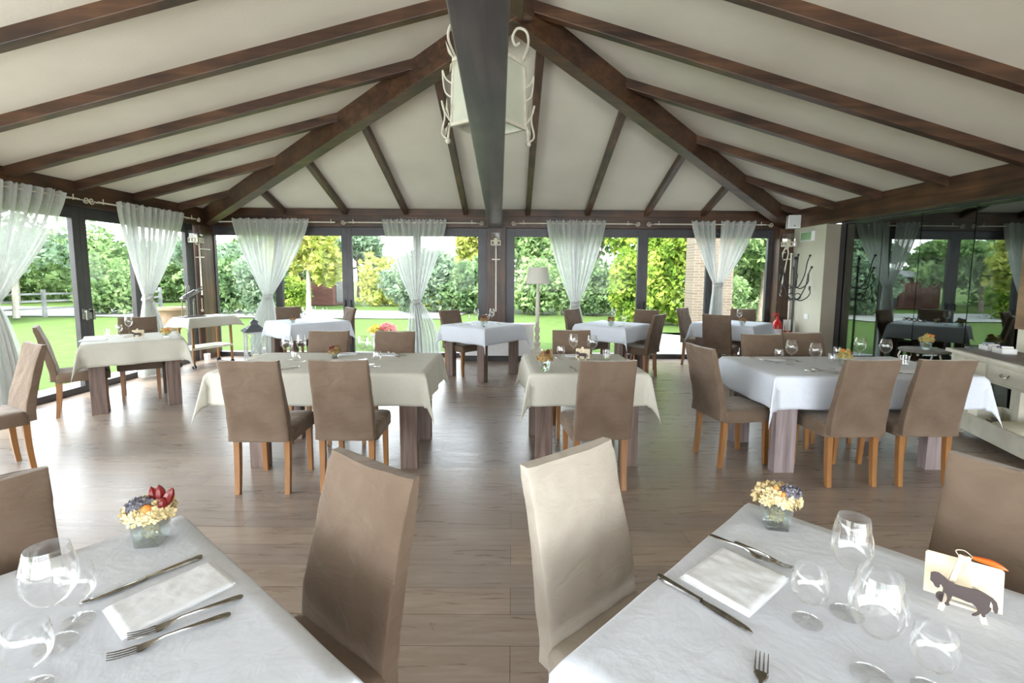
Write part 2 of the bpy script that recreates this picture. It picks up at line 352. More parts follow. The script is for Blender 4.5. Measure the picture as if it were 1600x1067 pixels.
trim(MB().beam((5.08, YF + .04, ZP1 + .0), (AP[0] - .1, AP[1] - .08, AP[2] + .04), .17, .30), M_bx, 'thick dark hip beam rising from the right corner')
trim(MB().beam((AP[0], AP[1] + .1, AP[2] + .03), (AP[0], YB, AP[2] + .03), .17, .3), M_by, 'dark ridge beam')
ty = MB()
vs = []
for (xa, xb, y) in ((-.207, -.012, 1.52), (-.440, -.200, YF + .02)): vs.append((xa, xb, y))
(xa0, xb0, y0), (xa1, xb1, y1) = vs
kx = lambda a0, a1, y: a0 + (a1 - a0) * (y - y0) / (y1 - y0)
ty.add([(kx(xa0, xa1, -3.7), -3.7, 2.42), (kx(xb0, xb1, -3.7), -3.7, 2.42), (xa1, y1, 2.42), (xb1, y1, 2.42),
        (kx(xa0, xa1, -3.7), -3.7, 2.66), (kx(xb0, xb1, -3.7), -3.7, 2.66), (xa1, y1, 2.66), (xb1, y1, 2.66)],
       [(0, 2, 3, 1), (4, 5, 7, 6), (0, 1, 5, 4), (2, 6, 7, 3), (0, 4, 6, 2), (1, 3, 7, 5)])
trim(ty, wood_beam('tie_beam_wood', (.014, .011, .011), (.045, .036, .038), (.105, .082, .080), 'y', rough=.32, spec=.8), 'wide dark tie beam running overhead to the middle column')
# columns
for x0, x1, y0, y1, lab in ((-5.82, -5.56, 8.56, 8.98, 'brown timber corner column left of the front windows'), (-.47, -.12, 8.80, 8.98, 'brown timber column between the front windows'),
                            (4.84, 5.10, 8.70, 8.98, 'brown timber corner column right of the front windows'), (-5.75, -5.55, 3.95, 4.2, 'timber column in the left window wall')):
    trim(MB().box(x0, x1, y0, y1, 0, ZP0), M_bz, lab)
# window leaves
wn = [0]
def leaf(a, b, fixed, axis, handle=0, lab='', sl=.07, sr=.095):
    """leaf spanning a..b along axis at depth 'fixed'"""
    wn[0] += 1
    t = thing('window_%d' % wn[0], lab, None, (0, 0, 0), kind='structure')
    def bx(mb, u0, u1, z0, z1, d0, d1):
        if axis == 'x': mb.box(u0, u1, fixed + d0, fixed + d1, z0, z1)
        else: mb.box(fixed - d1, fixed - d0, u0, u1, z0, z1)
    f = MB(); bx(f, a, a + sl, 0, ZP0, 0, .07); bx(f, b - sr, b, 0, ZP0, 0, .07); bx(f, a + sl, b - sr, 2.275, ZP0, 0, .07); bx(f, a + sl, b - sr, 0, .085, 0, .07)
    f.build('frame', M_alu, t, smooth=False, bevel=.004)
    g = MB(); bx(g, a + sl - .01, b - sr + .01, .075, 2.285, .03, .036); 
    g.build('pane', M_pane, t, smooth=False)
    if handle:
        u = b - .05 if handle > 0 else a + .05
        h = MB()
        if axis == 'x':
            h.box(u - .017, u + .017, fixed - .012, fixed, .96, 1.10); h.box(u - .012, u + .012, fixed - .055, fixed - .01, 1.05, 1.075)
            h.box(u - .012, u + .012, fixed - .065, fixed - .045, .95, 1.075)
        else:
            h.box(fixed, fixed + .012, u - .02, u + .02, .96, 1.10); h.box(fixed + .01, fixed + .055, u - .012, u + .012, 1.05, 1.075)
            h.box(fixed + .045, fixed + .065, u - .014, u + .014, .95, 1.085)
        h.build('handle', M_steel if axis == 'y' else M_iron_b, t, smooth=False, bevel=.004)
FW = 8.92
leaf(-5.66, -4.374, FW, 'x', 0, 'front window leaf at the far left corner', .12, .065)
leaf(-4.374, -3.085, FW, 'x', 1, 'front window leaf left of the black mullion with handles', .065, .095)
leaf(-3.085, -1.776, FW, 'x', -1, 'front window leaf right of the black mullion with handles', .095, .065)
leaf(-1.776, -.46, FW, 'x', 0, 'front window leaf just left of the middle column', .065, .18)
leaf(-.12, 1.184, FW, 'x', 0, 'front window leaf just right of the middle column', .16, .065)
leaf(1.184, 2.43, FW, 'x', 1, 'front window leaf behind the curtain right of the floor lamp', .065, .095)
leaf(2.43, 3.683, FW, 'x', -1, 'front window leaf looking onto the yellow green climber', .095, .065)
leaf(3.683, 4.9, FW, 'x', 0, 'front window leaf beside the right corner column', .065, .15)
LW = -5.65
leaf(7.2, 8.5, LW, 'y', 0, 'left wall window leaf beside the corner column', .065, .2)
leaf(6.28, 7.2, LW, 'y', -1, 'left wall window leaf behind the square table', .1, .065)
leaf(5.1, 6.28, LW, 'y', 1, 'left wall window leaf behind the pale side chair', .065, .1)
leaf(4.15, 5.1, LW, 'y', 0, 'left wall window leaf at the edge of the photo', .065, .065)
for k, (a, b) in enumerate([(2.7, 3.95), (1.4, 2.7), (.1, 1.4), (-1.2, .1), (-2.5, -1.2), (-3.75, -2.5)]):
    leaf(a, b, LW, 'y', 0, 'left wall window leaf beside the viewer')
# back wall of windows (behind the viewer)
trim(MB().box(XL - .2, XR + .3, YB - .2, YB, ZP0, ZP1), M_bx, 'timber wall plate behind the viewer')
for k in range(8):
    a = XL + k * 1.33; leaf(a, a + 1.33, YB - .1, 'x', 0, 'rear window leaf behind the viewer')
gb = MB(); gb.add([(XL, YB - .15, ZP1), (5.03, YB - .15, ZP1), (AP[0], YB - .15, AP[2])], [(0, 1, 2)])
struct('wall_back', gb, M_plaster, smooth=False)
# right wall: cream wall with switch, pier, glass partition, board clad wall near the viewer
rw = MB(); rw.box(5.1, 5.35, 7.83, 9.0, 0, ZP0); rw.box(5.45, 5.6, 7.75, 7.83, 0, ZP0)
struct('wall_right', rw, M_wall, 'cream plastered wall right of the corner column', smooth=False)
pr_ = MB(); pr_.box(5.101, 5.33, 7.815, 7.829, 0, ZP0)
struct('trim_90', pr_, M_wall2, 'side of the cream wall beside the glass partition, its shade painted darker', smooth=False)
struct('trim_92', MB().box(5.33, 5.45, 7.66, 7.829, 0, ZP0), M_alu, 'dark upright at the far end of the glass partition', smooth=False)
rn = MB(); rn.box(5.34, 5.6, YB, 4.98, 0, ZP0)
struct('wall_right_near', rn, M_wall, 'beige wall behind the cream console', smooth=False)
bd = MB(); bd.box(5.31, 5.34, 2.5, 4.99, 1.05, ZP0 - .04)
struct('trim_91', bd, noisy('bronze_board', (.10, .055, .03), (.30, .19, .10), scale=1.5, rough=.35, stretch=(1, 1, 3)), 'brown board panel above the console', smooth=False)
g = MB()
cuts = [7.70, 6.93, 6.28, 5.55, 5.0]
gp = thing('window_40', 'frameless dark glass partition reflecting the garden', None, kind='structure')
for a, b in zip(cuts[:-1], cuts[1:]):
    MB().box(5.33, 5.342, b + .006, a - .006, .03, ZP0).build('glass_panel', M_part, gp, smooth=False)
MB().box(5.32, 5.35, 5.0, 7.7, 0, .03).build('floor_rail', M_alu, gp, smooth=False)
MB().box(5.25, 5.36, 5.0, 7.7, ZP0 - .01, ZP0 + .02).build('top_rail', M_alu, gp, smooth=False)
MB().box(5.345, 5.39, 5.0, 6.45, 2.29, ZP0 - .02).build('header_rail', M_iron_b, gp, smooth=False)
for k in range(4):
    y = 6.28 - .14 + k * .085
    MB().sphere((5.305, y, 1.02), .022).tube([(5.305, y, 1.02), (5.335, y, 1.02)], .008).build('door_knob', M_steel, gp)
# the unlit room beyond the partition
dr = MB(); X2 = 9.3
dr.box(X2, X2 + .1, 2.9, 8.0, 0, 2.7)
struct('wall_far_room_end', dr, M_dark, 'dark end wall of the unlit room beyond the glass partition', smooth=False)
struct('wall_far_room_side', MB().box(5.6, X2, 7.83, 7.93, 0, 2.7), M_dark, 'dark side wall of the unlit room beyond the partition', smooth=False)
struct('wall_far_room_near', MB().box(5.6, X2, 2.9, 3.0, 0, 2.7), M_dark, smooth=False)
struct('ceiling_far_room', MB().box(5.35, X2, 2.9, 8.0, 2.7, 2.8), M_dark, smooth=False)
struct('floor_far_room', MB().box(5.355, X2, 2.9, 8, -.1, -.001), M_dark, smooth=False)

# ---------------------------------------------------------------- curtains and rods
def curtain(name, label, axis, fixed, panels, knot, bottom, n=9, seed=0, ztop=2.56, zbot=.03, group=None):
    """panels: list of (a0,a1) top spans; knot (u,z); bottom (u0,u1)"""
    t = thing(name, label, 'curtain', group=group)
    rnd = random.Random(seed); ku, kz = knot
    tot = sum(b - a for a, b in panels)
    acc = 0
    for pi, (a0, a1) in enumerate(panels):
        f0 = acc / tot; acc += a1 - a0; f1 = acc / tot
        ph = rnd.random() * 6; npl = max(3, round(n * (a1 - a0) / tot * 1.0)); wk = .085
        k0, k1 = ku + (f0 - .5) * wk * 2, ku + (f1 - .5) * wk * 2
        b0, b1 = bottom[0] + (bottom[1] - bottom[0]) * f0, bottom[0] + (bottom[1] - bottom[0]) * f1
        def fn(u, v, a0=a0, a1=a1, k0=k0, k1=k1, b0=b0, b1=b1, ph=ph, npl=npl):
            z = ztop + (zbot - ztop) * v; hd = ztop - .055
            if z >= kz:
                s = (ztop - z) / (ztop - kz); q = max(0, s) ** 1.35
                L = a0 + (k0 - a0) * q; Rr_ = a1 + (k1 - a1) * q; amp = .030 * (1 - s) + .016
            else:
                s = (kz - z) / (kz - zbot); q = 1 - max(0, 1 - s) ** 2.2
                L = k0 + (b0 - k0) * q; Rr_ = k1 + (b1 - k1) * q; amp = .016 + .035 * q
            uu_ = L + (Rr_ - L) * u
            d = amp * (math.sin(2 * PI * npl * u + ph) + .45 * math.sin(2 * PI * npl * 2.3 * u + 2 * ph + 1.5 * v) + .5 * noise.noise((u * 5, v * 3, ph)))
            if z > hd: z += .012 * math.sin(2 * PI * npl * 2 * u + ph)
            sg = .004 * math.sin(2 * PI * npl * u * .5 + ph)
            return (uu_, fixed + d, z + sg) if axis == 'x' else (fixed - d, uu_, z + sg)
        MB().grid(fn, npl * 12, 44).build('panel', M_sheer, t)
    # knot where the voile is tied
    pts = []
    for k in range(15):
        a = k / 14 * 2 * PI; pts.append((.062 * math.cos(a), .050 * math.sin(a), .030 * math.sin(a * 1.0 + .6)))
    M = Matrix.Translation((ku, fixed, kz) if axis == 'x' else (fixed, ku, kz))
    kb = MB().tube(pts, .027, 8, M=M); kb.tube([(p[0] * .9, p[1] * .9, -p[2] - .02) for p in pts], .022, 8, M=M)
    kb.build('knot', M_sheer, t)
    return t
curtain('curtain', 'white voile curtain tied in a knot in front of the far left front window', 'x', 8.74, [(-5.125, -4.42), (-4.38, -3.68)], (-4.50, 1.16), (-4.86, -4.3), 10, 1)
curtain('curtain', 'white voile curtain tied in a knot behind the pink and yellow outdoor flowers', 'x', 8.74, [(-2.36, -1.19)], (-1.77, 1.08), (-1.96, -1.30), 9, 2)
curtain('curtain', 'white voile curtain tied in a knot right of the cream floor lamp', 'x', 8.74, [(.61, 1.71)], (1.16, 1.06), (1.0, 1.38), 9, 3)
curtain('curtain', 'white voile curtain of two parted panels knotted before the brick pillar', 'x', 8.74, [(3.26, 3.69), (3.80, 4.43)], (3.78, 1.42), (3.62, 3.88), 9, 4)
curtain('curtain', 'white voile curtain knotted behind the square table at the left windows', 'y', -5.49, [(6.69, 8.05)], (7.15, 1.2), (6.9, 7.5), 10, 5)
curtain('curtain', 'white voile curtain at the left edge of the photo, swept aside', 'y', -5.49, [(4.45, 5.92)], (4.98, 1.25), (4.8, 5.25), 10, 6)

def scroll(u, z, s=1, r0=.045):
    pts = []
    for k in range(18):
        a = k / 17 * 1.6 * 2 * PI; r_ = r0 * (1 - k / 20)
        pts.append((u + s * (.10 - r_ * math.cos(a) * 1.0), z - .0 + r_ * math.sin(a) * -1))
    return [(u - s * .02, z)] + [(u + s * .02, z - .005)] + pts[::1]
def rod(label, axis, a, b, fixed, z=2.505, ends=(1, 1)):
    t = thing('curtain_rod', label, 'curtain rod', group='cream iron curtain rods')
    f = (lambda u, zz: (u, fixed, zz)) if axis == 'x' else (lambda u, zz: (fixed, u, zz))
    MB().tube([f(a, z), f(b, z)], .011, 8).build('pole', M_iron_w, t)
    for e_, u, s in ((ends[0], a, -1), (ends[1], b, 1)):
        if e_: MB().tube([f(*p) for p in scroll(u, z, s)], .006, 6).build('scroll', M_iron_w, t)
    for u in (a + .08, b - .08):
        d = 1 if axis == 'x' else -1
        br = MB().tube([f(u, z + .05), f(u, z - .02)], .007, 6)
        if axis == 'x': br.tube([(u, fixed, z), (u, YF, z)], .007, 6)
        else: br.tube([(fixed, u, z), (XL, u, z)], .007, 6)
        br.build('bracket', M_iron_w, t)
rod('cream iron curtain rod above the far left front window', 'x', -5.40, -3.22, 8.76, ends=(0, 0))
rod('cream iron curtain rod ending in a scroll left of the middle column', 'x', -2.98, -.66, 8.76)
rod('cream iron curtain rod between the middle column and the floor lamp window', 'x', .12, 2.18, 8.76)
rod('cream iron curtain rod above the right hand front window', 'x', 2.58, 4.6, 8.76)
rod('cream iron curtain rod on the left wall near the corner', 'y', 6.42, 8.35, -5.5)
rod('cream iron curtain rod on the left wall at the photo edge', 'y', 4.3, 6.14, -5.5)

# ---------------------------------------------------------------- dining chairs
def rrect(hx, hy, r_, n=5):
    pts = []
    for cx, cy, a0 in ((hx - r_, hy - r_, 0), (-hx + r_, hy - r_, 90), (-hx + r_, -hy + r_, 180), (hx - r_, -hy + r_, 270)):
        for k in range(n + 1):
            a = R(a0 + 90 * k / n); pts.append((cx + r_ * math.cos(a), cy + r_ * math.sin(a)))
    return pts
def densify(poly, step=.022):
    o = []
    for i, p in enumerate(poly):
        q = poly[(i + 1) % len(poly)]; d = math.dist(p, q); n = max(1, int(d / step))
        for k in range(n): o.append((p[0] + (q[0] - p[0]) * k / n, p[1] + (q[1] - p[1]) * k / n))
    return o
def chair_meshes(seed, mat):
    off = seed * 7.3
    def wr(p, a=.005, s=9):
        n1 = noise.noise(Vector((p[0] * s + off, p[1] * s, p[2] * s * .8 + p[0] * 6)))
        n2 = noise.noise(Vector((p[0] * 3.5 + off, p[1] * 4, p[2] * 4 + 9)))
        n3 = noise.noise(Vector((p[0] * 2.2 + p[2] * 5.5 + off, p[2] * 2.5 - p[0] * 4, off)))
        return a * (n1 + 1.1 * n2) + a * 1.5 * (.35 - abs(n3)) * (1 if p[2] > .5 else .4)
    # back: rings climbing
    bm_ = MB(); rings = []
    H0, H1 = .405, .995; nv = 34
    base = densify(rrect(.5, .5, .13, 4), .05)
    for j in range(nv + 1):
        v = j / nv; z = H0 + (H1 - H0) * v
        cy = -.225 - .115 * max(0, (v - .12) / .88) ** 1.25
        hw = .212 - .012 * v; ht = .037 - .012 * v
        if v > .97: ht *= .8
        ring = []
        for x, y in base:
            px, py = x * 2 * hw, cy + y * 2 * ht; k = wr((px, py, z))
            edge = 1 + (.010 if abs(x) > .42 and v > .85 else 0)
            zz = z + (.005 * max(0, (abs(x) * 2) ** 6) * v ** 8) - .0015 * math.cos(x * 9) * v ** 8
            ring.append((px * edge + .3 * k * (1 if x > 0 else -1), py + k * (1 if y > 0 else -1), zz + (.004 * noise.noise((x * 4 + off, y, 1)) if v in (0, 1) else 0)))
        rings.append(ring)
    bm_.rings(rings)
    back = bm_.mesh('backrest', mat, True, 60)
    sm_ = MB(); rings = []
    base = densify(rrect(.5, .5, .1, 4), .05)
    for j, (z, g_) in enumerate([(.385, 1.0), (.41, 1.005), (.44, 1.01), (.465, 1.0), (.480, .97), (.488, .90), (.492, .7), (.494, .4), (.495, .15)]):
        ring = []
        for x, y in base:
            px, py = x * 2 * .222 * g_, .012 + y * 2 * .232 * g_
            ring.append((px, py, z + (wr((px, py, z), .004) if j > 2 else wr((px, py, z), .003))))
        rings.append(ring)
    sm_.rings(rings)
    seat = sm_.mesh('seat', mat, True, 60)
    return seat, back
def leg_mesh(kind):
    mb = MB(); rs = []
    for k in range(7):
        v = k / 6; z = .41 * (1 - v)
        if kind == 'rear': cy = -.195 - .025 * v ** 2; s = .021 - .004 * v
        else: cy = .195 + .012 * v ** 2; s = .021 - .0055 * v
        rs.append([(-s, cy - s, z), (s, cy - s, z), (s, cy + s, z), (-s, cy + s, z)])
    mb.rings(rs[::-1]); return mb.mesh('leg', M_oak, False)
LEGR, LEGF = leg_mesh('rear'), leg_mesh('front')
CH = [chair_meshes(k, M_suede) for k in range(5)] + [chair_meshes(9, M_suede_l)]
def chair(label, x, y, f, var=0, group='suede covered dining chairs'):
    """f = (fx, fy) facing direction"""
    t = thing('dining_chair', label, 'chair', (x, y, 0), math.atan2(-f[0], f[1]), group)
    st, bk = CH[var]
    for nm, me in (('seat', st), ('backrest', bk)):
        o = bpy.data.objects.new(nm, me); C.objects.link(o); o.parent = t
    for sx in (-.178, .178):
        for me in (LEGR, LEGF):
            o = bpy.data.objects.new('leg', me); C.objects.link(o); o.parent = t; o.location = (sx, 0, 0)
    return t
chair('taupe suede chair seen from behind, at the long cream table, left of the pair', -1.80, 3.52, (-.03, 1), 0)
chair('taupe suede chair seen from behind, at the long cream table, right of the pair', -1.20, 3.56, (-.02, 1), 1)
chair('taupe suede chair facing the viewer across the long cream table, left one', -1.88, 4.52, (0, -1), 2)
chair('taupe chair facing the viewer across the long cream table, before the outdoor flowers', -1.20, 4.52, (0, -1), 3)
chair('taupe suede chair with its back to the viewer at the small middle table', .64, 3.60, (-.10, 1), 4)
chair('taupe suede chair on the far side of the small middle table', .635, 4.70, (0, -1), 1)
chair('taupe suede chair at the left end of the long white table, turned sideways', 1.92, 4.04, (.983, .186), 3)
chair('chair with its back to the viewer at the long white table, left of the pair', 2.575, 3.70, (-.05, 1), 2)
chair('chair with its back to the viewer at the long white table, right of the pair', 3.15, 3.72, (0, 1), 0)
chair('taupe suede chair across the long white table, in front of the fire extinguisher', 2.54, 4.46, (0, -1), 4)
chair('taupe suede chair across the long white table, in front of the coat stand', 3.04, 4.60, (0, -1), 1)
chair('taupe suede chair left of the right corner table, its side to the window', 3.31, 8.31, (.7, -.7), 0)
chair('taupe suede chair with its back to the viewer at the right corner table', 3.30, 7.42, (.62, .78), 2)
chair('taupe suede chair behind the right corner table, below the knotted curtain', 3.96, 8.08, (-.4, -.92), 3)
chair('taupe suede chair just right of the floor lamp, beside the curtain tail', 1.25, 7.82, (.7, -.7), 1)
chair('taupe chair by the window mullion, behind the table right of the floor lamp', 2.12, 7.75, (-.5, -.85), 4)
chair('taupe suede chair right of the table beside the lamp, turned half away from the viewer', 1.97, 7.33, (-.75, .66), 0)
chair('taupe suede chair at the window table left of the middle column', -.78, 7.50, (.72, -.69), 2)
chair('taupe suede chair behind the far table, next to the knotted curtain on its left', -3.67, 7.92, (.6, -.8), 3)
chair('taupe suede chair at the far table, against the black window mullion', -3.02, 7.90, (-.75, -.65), 0)
chair('pale lit chair seen from the side, left of the square table by the left windows', -4.90, 5.33, (.75, .66), 1)
chair('taupe suede chair on the far side of the square table by the left windows', -4.73, 5.96, (.61, -.79), 4)
chair('pale chair at the left edge of the photo, facing out of the picture', -4.12, 3.60, (-.50, -.87), 2)
chair('chair cut by the left edge, behind the foreground table with the big wine glass', -1.29, 1.04, (.78, -.63), 3)
chair('large foreground chair right of the left table, its back tilted to the right', -.64, 1.185, (-.59, -.81), 1)
chair('large pale cream foreground chair tucked at the left corner of the right table', .41, 1.30, (.63, -.775), 5)
chair('chair cut by the right edge, behind the horse card holder', 1.33, 1.235, (-.85, -.52), 0)

# ---------------------------------------------------------------- tables and tablecloths
T = .80
def table(label, cx, cy, w_, d_, deg, legs=None, pale=False, lw=.14, ld=.085):
    t = thing('dining_table', label, 'table', (cx, cy, 0), R(deg), 'wooden dining tables')
    mt = M_tleg2 if pale else M_tleg
    MB().cbox(0, 0, T - .026, w_ - .02, d_ - .02, .040).build('tabletop', mt, t, smooth=False, bevel=.004)
    MB().cbox(0, 0, T - .085, w_ - .26, d_ - .26, .076).build('apron', mt, t, smooth=False)
    if legs is None:
        ix, iy = w_ / 2 - .12, d_ / 2 - .085; legs = [(-ix, -iy), (ix, -iy), (-ix, iy), (ix, iy)]
    for lx, ly in legs: MB().cbox(lx, ly, (T - .048) / 2, lw, ld, T - .048).build('leg', mt, t, smooth=False, bevel=.004)
    return t
def tablecloth(label, cx, cy, w_, d_, deg, o_=.27, mat=None, step=.024, seed=0, k=.55, group='linen tablecloths', z0=None, name='tablecloth', rip=1.0):
    z0 = T if z0 is None else z0
    a, b = w_ / 2, d_ / 2; rad = .012
    def axis_pts(h):
        n_in = max(2, int((2 * h) / (step * 2))); n_o = max(4, int(o_ / step))
        xs = [-h - o_ + o_ * i / n_o for i in range(n_o)] + [-h + 2 * h * i / n_in for i in range(n_in)] + [h + o_ * i / n_o for i in range(n_o + 1)]
        return xs
    xs, ys = axis_pts(a), axis_pts(b)
    def pos(u, v):
        du, dv = max(0, abs(u) - a), max(0, abs(v) - b); su, sv = (1 if u > 0 else -1), (1 if v > 0 else -1)
        x, y = max(-a, min(a, u)), max(-b, min(b, v)); rho = math.hypot(du, dv)
        crease = .0015 * noise.noise((u * 7 + seed, v * 7, 0))
        if rho == 0: return (x, y, z0 + crease + (.002 * math.exp(-(v / .012) ** 2) if d_ > .6 else 0))
        th_ = min(rho / rad, PI / 2); dn = rad * (1 - math.cos(th_)) + max(0, rho - rad * PI / 2); ot = rad * math.sin(th_)
        ph = math.atan2(dv, du); fl = math.sin(2 * ph) ** 1.2 if du > 0 and dv > 0 else 0
        s = (v if du > dv else u)
        wave = rip * (.020 * noise.noise((s * 3.1 + seed, seed * 3 + su + 2 * (du > dv), 0)) + .010 * math.sin(s * 17 + seed)) * (dn / o_)
        flare = k * rho * fl
        dz = dn * math.sqrt(max(.2, 1 - (k * fl) ** 2 * .8)) * (1 + .10 * fl)
        out_ = ot + .012 * dn / o_ + (wave if fl < .3 else wave * (1 - fl))
        cu, cv = math.cos(ph), math.sin(ph)
        if du > 0 and dv > 0:
            # the folded corner: a swallow-tail cone hanging off the table corner
            x += su * (out_ * (cu > .2) * 1.0 + flare * .72 + .010 * math.sin(4 * ph)); y += sv * (out_ * (cv > .2) + flare * .72)
        elif du > 0: x += su * out_; 
        else: y += sv * out_
        return (x, y, z0 - dz + .004 * noise.noise((u * 5, v * 5, seed)))
    mb = MB(); vs = [pos(u, v) for v in ys for u in xs]; n = len(xs)
    mb.add(vs, [(j * n + i, j * n + i + 1, (j + 1) * n + i + 1, (j + 1) * n + i) for j in range(len(ys) - 1) for i in range(n - 1)])
    o = mb.build(name, mat, None, True, 180); o.location = (cx, cy, 0); o.rotation_euler = (0, 0, R(deg))
    sm_ = o.modifiers.new('hem', 'SOLIDIFY'); sm_.thickness = .0015; sm_.offset = -1
    return tag(o, label, 'tablecloth', group)
TB = dict(A=(-1.012, .792, 1.0, 1.0, -38.8), B=(.824, .899, 1.0, 1.0, -46.3), C=(-1.57, 4.21, 1.72, .96, .8), D=(.612, 4.23, .95, .92, 2.0), E=(2.93, 4.18, 1.70, .92, 1.6),
          F=(-.46, 7.41, .90, .90, -39), G=(-3.38, 7.82, .95, .95, -42), H=(-4.58, 5.70, .93, .88, 39.5), I=(1.62, 7.60, .87, .87, -40), J=(3.68, 7.91, .95, .95, -44))
TL = dict(A='square wooden table under the cloth in the left foreground', B='square wooden table under the cloth in the right foreground', C='long brown wooden table under the cream cloth left of centre',
          D='small brown wooden table just right of centre with a single chair before it', E='long pale washed wooden table on the right', F='square wooden table in front of the middle column',
          G='square wooden table behind the lantern, before the black mullion', H='square wooden table standing by the left windows', I='square wooden table right of the cream floor lamp', J='square wooden table in the right far corner')
CL = dict(A='white damask tablecloth in the left foreground', B='white damask tablecloth in the right foreground', C='cream tablecloth on the long table left of centre, corners hanging', D='cream tablecloth on the small table right of centre',
          E='white tablecloth on the long table at the right', F='white tablecloth on the table before the middle column', G='white tablecloth on the far table behind the lantern', H='cream tablecloth on the table by the left windows',
          I='white tablecloth on the table right of the floor lamp', J='white tablecloth on the table in the right far corner')
for k_ in 'ABCDEFGHIJ':
    cx, cy, w_, d_, deg = TB[k_]
    lg = {'C': [(-.50, -.47 + .06), (.73, -.43), (-.50, .26), (.73, .26)], 'E': [(-.73, -.40), (.57, -.36), (-.73, .30), (.57, .30)]}.get(k_)
    table(TL[k_], cx, cy, w_, d_, deg, lg, pale=k_ == 'E', lw=.17 if k_ == 'E' else .14)
    tablecloth(CL[k_], cx, cy, w_, d_, deg, {'A': .28, 'B': .28, 'F': .25, 'G': .25, 'I': .24, 'J': .24, 'H': .26}.get(k_, .27), M_cream if k_ in 'CDH' else M_white, .02 if k_ in 'ABCDE' else .03, seed=ord(k_) * 1.7, k=.23)

def on(tb, u, v):
    cx, cy, w_, d_, deg = TB[tb]; a = R(deg); return (cx + u * math.cos(a) - v * math.sin(a), cy + u * math.sin(a) + v * math.cos(a))

# ---------------------------------------------------------------- table ware
def glass_me(kind):
    n = 28
    if kind == 'wine':   # tall narrow tulip
        pr = [(.036, 0), (.035, .002), (.012, .006), (.0045, .012), (.004, .06), (.0045, .105), (.009, .112), (.022, .122), (.034, .137), (.0405, .155), (.0425, .172), (.041, .195), (.0365, .22), (.0325, .240), (.0318, .242), (.0355, .219), (.040, .194)]
    elif kind == 'bordeaux':
        pr = [(.037, 0), (.036, .002), (.012, .006), (.0045, .012), (.004, .05), (.0045, .085), (.010, .092), (.026, .101), (.040, .118), (.0485, .140), (.050, .158), (.047, .182), (.041, .205), (.037, .220), (.0363, .222), (.040, .204), (.046, .181)]
    elif kind == 'water':
        pr = [(.032, 0), (.031, .002), (.010, .006), (.005, .012), (.005, .04), (.010, .046), (.026, .056), (.036, .072), (.0385, .088), (.0365, .110), (.033, .130), (.0323, .131), (.0357, .110), (.0375, .09)]
    else:
        pr = [(.0, 0), (.028, 0), (.031, .004), (.036, .08), (.0355, .082), (.030, .008), (.0, .007)]
    return MB().lathe(pr, n).mesh('glass_bowl', M_glass, True, 40)
def stem_glass(kind):
    """a glass as stem+foot and bowl parts"""
    me = {}
    full = {'wine': [(.0, .0015), (.034, 0), (.035, .0025), (.012, .006), (.0045, .012), (.004, .06), (.0045, .105), (.009, .112)],
            'bordeaux': [(.0, .0015), (.036, 0), (.037, .0025), (.012, .006), (.0045, .012), (.004, .05), (.0045, .085), (.010, .092)],
            'water': [(.0, .0015), (.031, 0), (.032, .0025), (.010, .006), (.005, .012), (.005, .04), (.010, .046)]}[kind]
    bowl = {'wine': [(.0, .110), (.009, .112), (.022, .122), (.034, .137), (.0405, .155), (.0425, .172), (.041, .195), (.0365, .22), (.0325, .240), (.0318, .2405), (.0355, .219), (.0398, .194)],
            'bordeaux': [(.0, .090), (.010, .092), (.026, .101), (.040, .118), (.0485, .140), (.050, .158), (.047, .182), (.041, .205), (.037, .220), (.0363, .2205), (.040, .204), (.0458, .181)],
            'water': [(.0, .044), (.010, .046), (.026, .056), (.036, .072), (.0385, .088), (.0365, .110), (.033, .130), (.0323, .1305), (.0357, .110), (.0375, .09)]}[kind]
    return MB().lathe(full, 26).mesh('stem', M_stem, True, 22), MB().lathe(bowl, 30).mesh('bowl', M_glass, True, 50)
GM = {k: stem_glass(k) for k in ('wine', 'bordeaux', 'water')}
TUM = MB().lathe([(.0, .002), (.028, .002), (.031, .004), (.038, .085), (.0375, .0855), (.030, .012), (.0, .011)], 26).mesh('tumbler', M_glass, True, 40)
GN = {'wine': ('wine_glass', 'wine glass'), 'bordeaux': ('wine_glass', 'wine glass'), 'water': ('water_glass', 'water glass'), 'tumbler': ('glass_tumbler', 'glass')}
def glass(kind, x, y, label, z=T + .002):
    if kind == 'tumbler':
        o = bpy.data.objects.new('glass_tumbler', TUM); C.objects.link(o); o.location = (x, y, z); return tag(o, label, 'glass', 'glasses on the tables')
    t = thing(GN[kind][0], label, GN[kind][1], (x, y, z), random.random(), 'glasses on the tables')
    for nm, me in zip(('stem', 'bowl'), GM[kind]):
        o = bpy.data.objects.new(nm, me); C.objects.link(o); o.parent = t
    return t

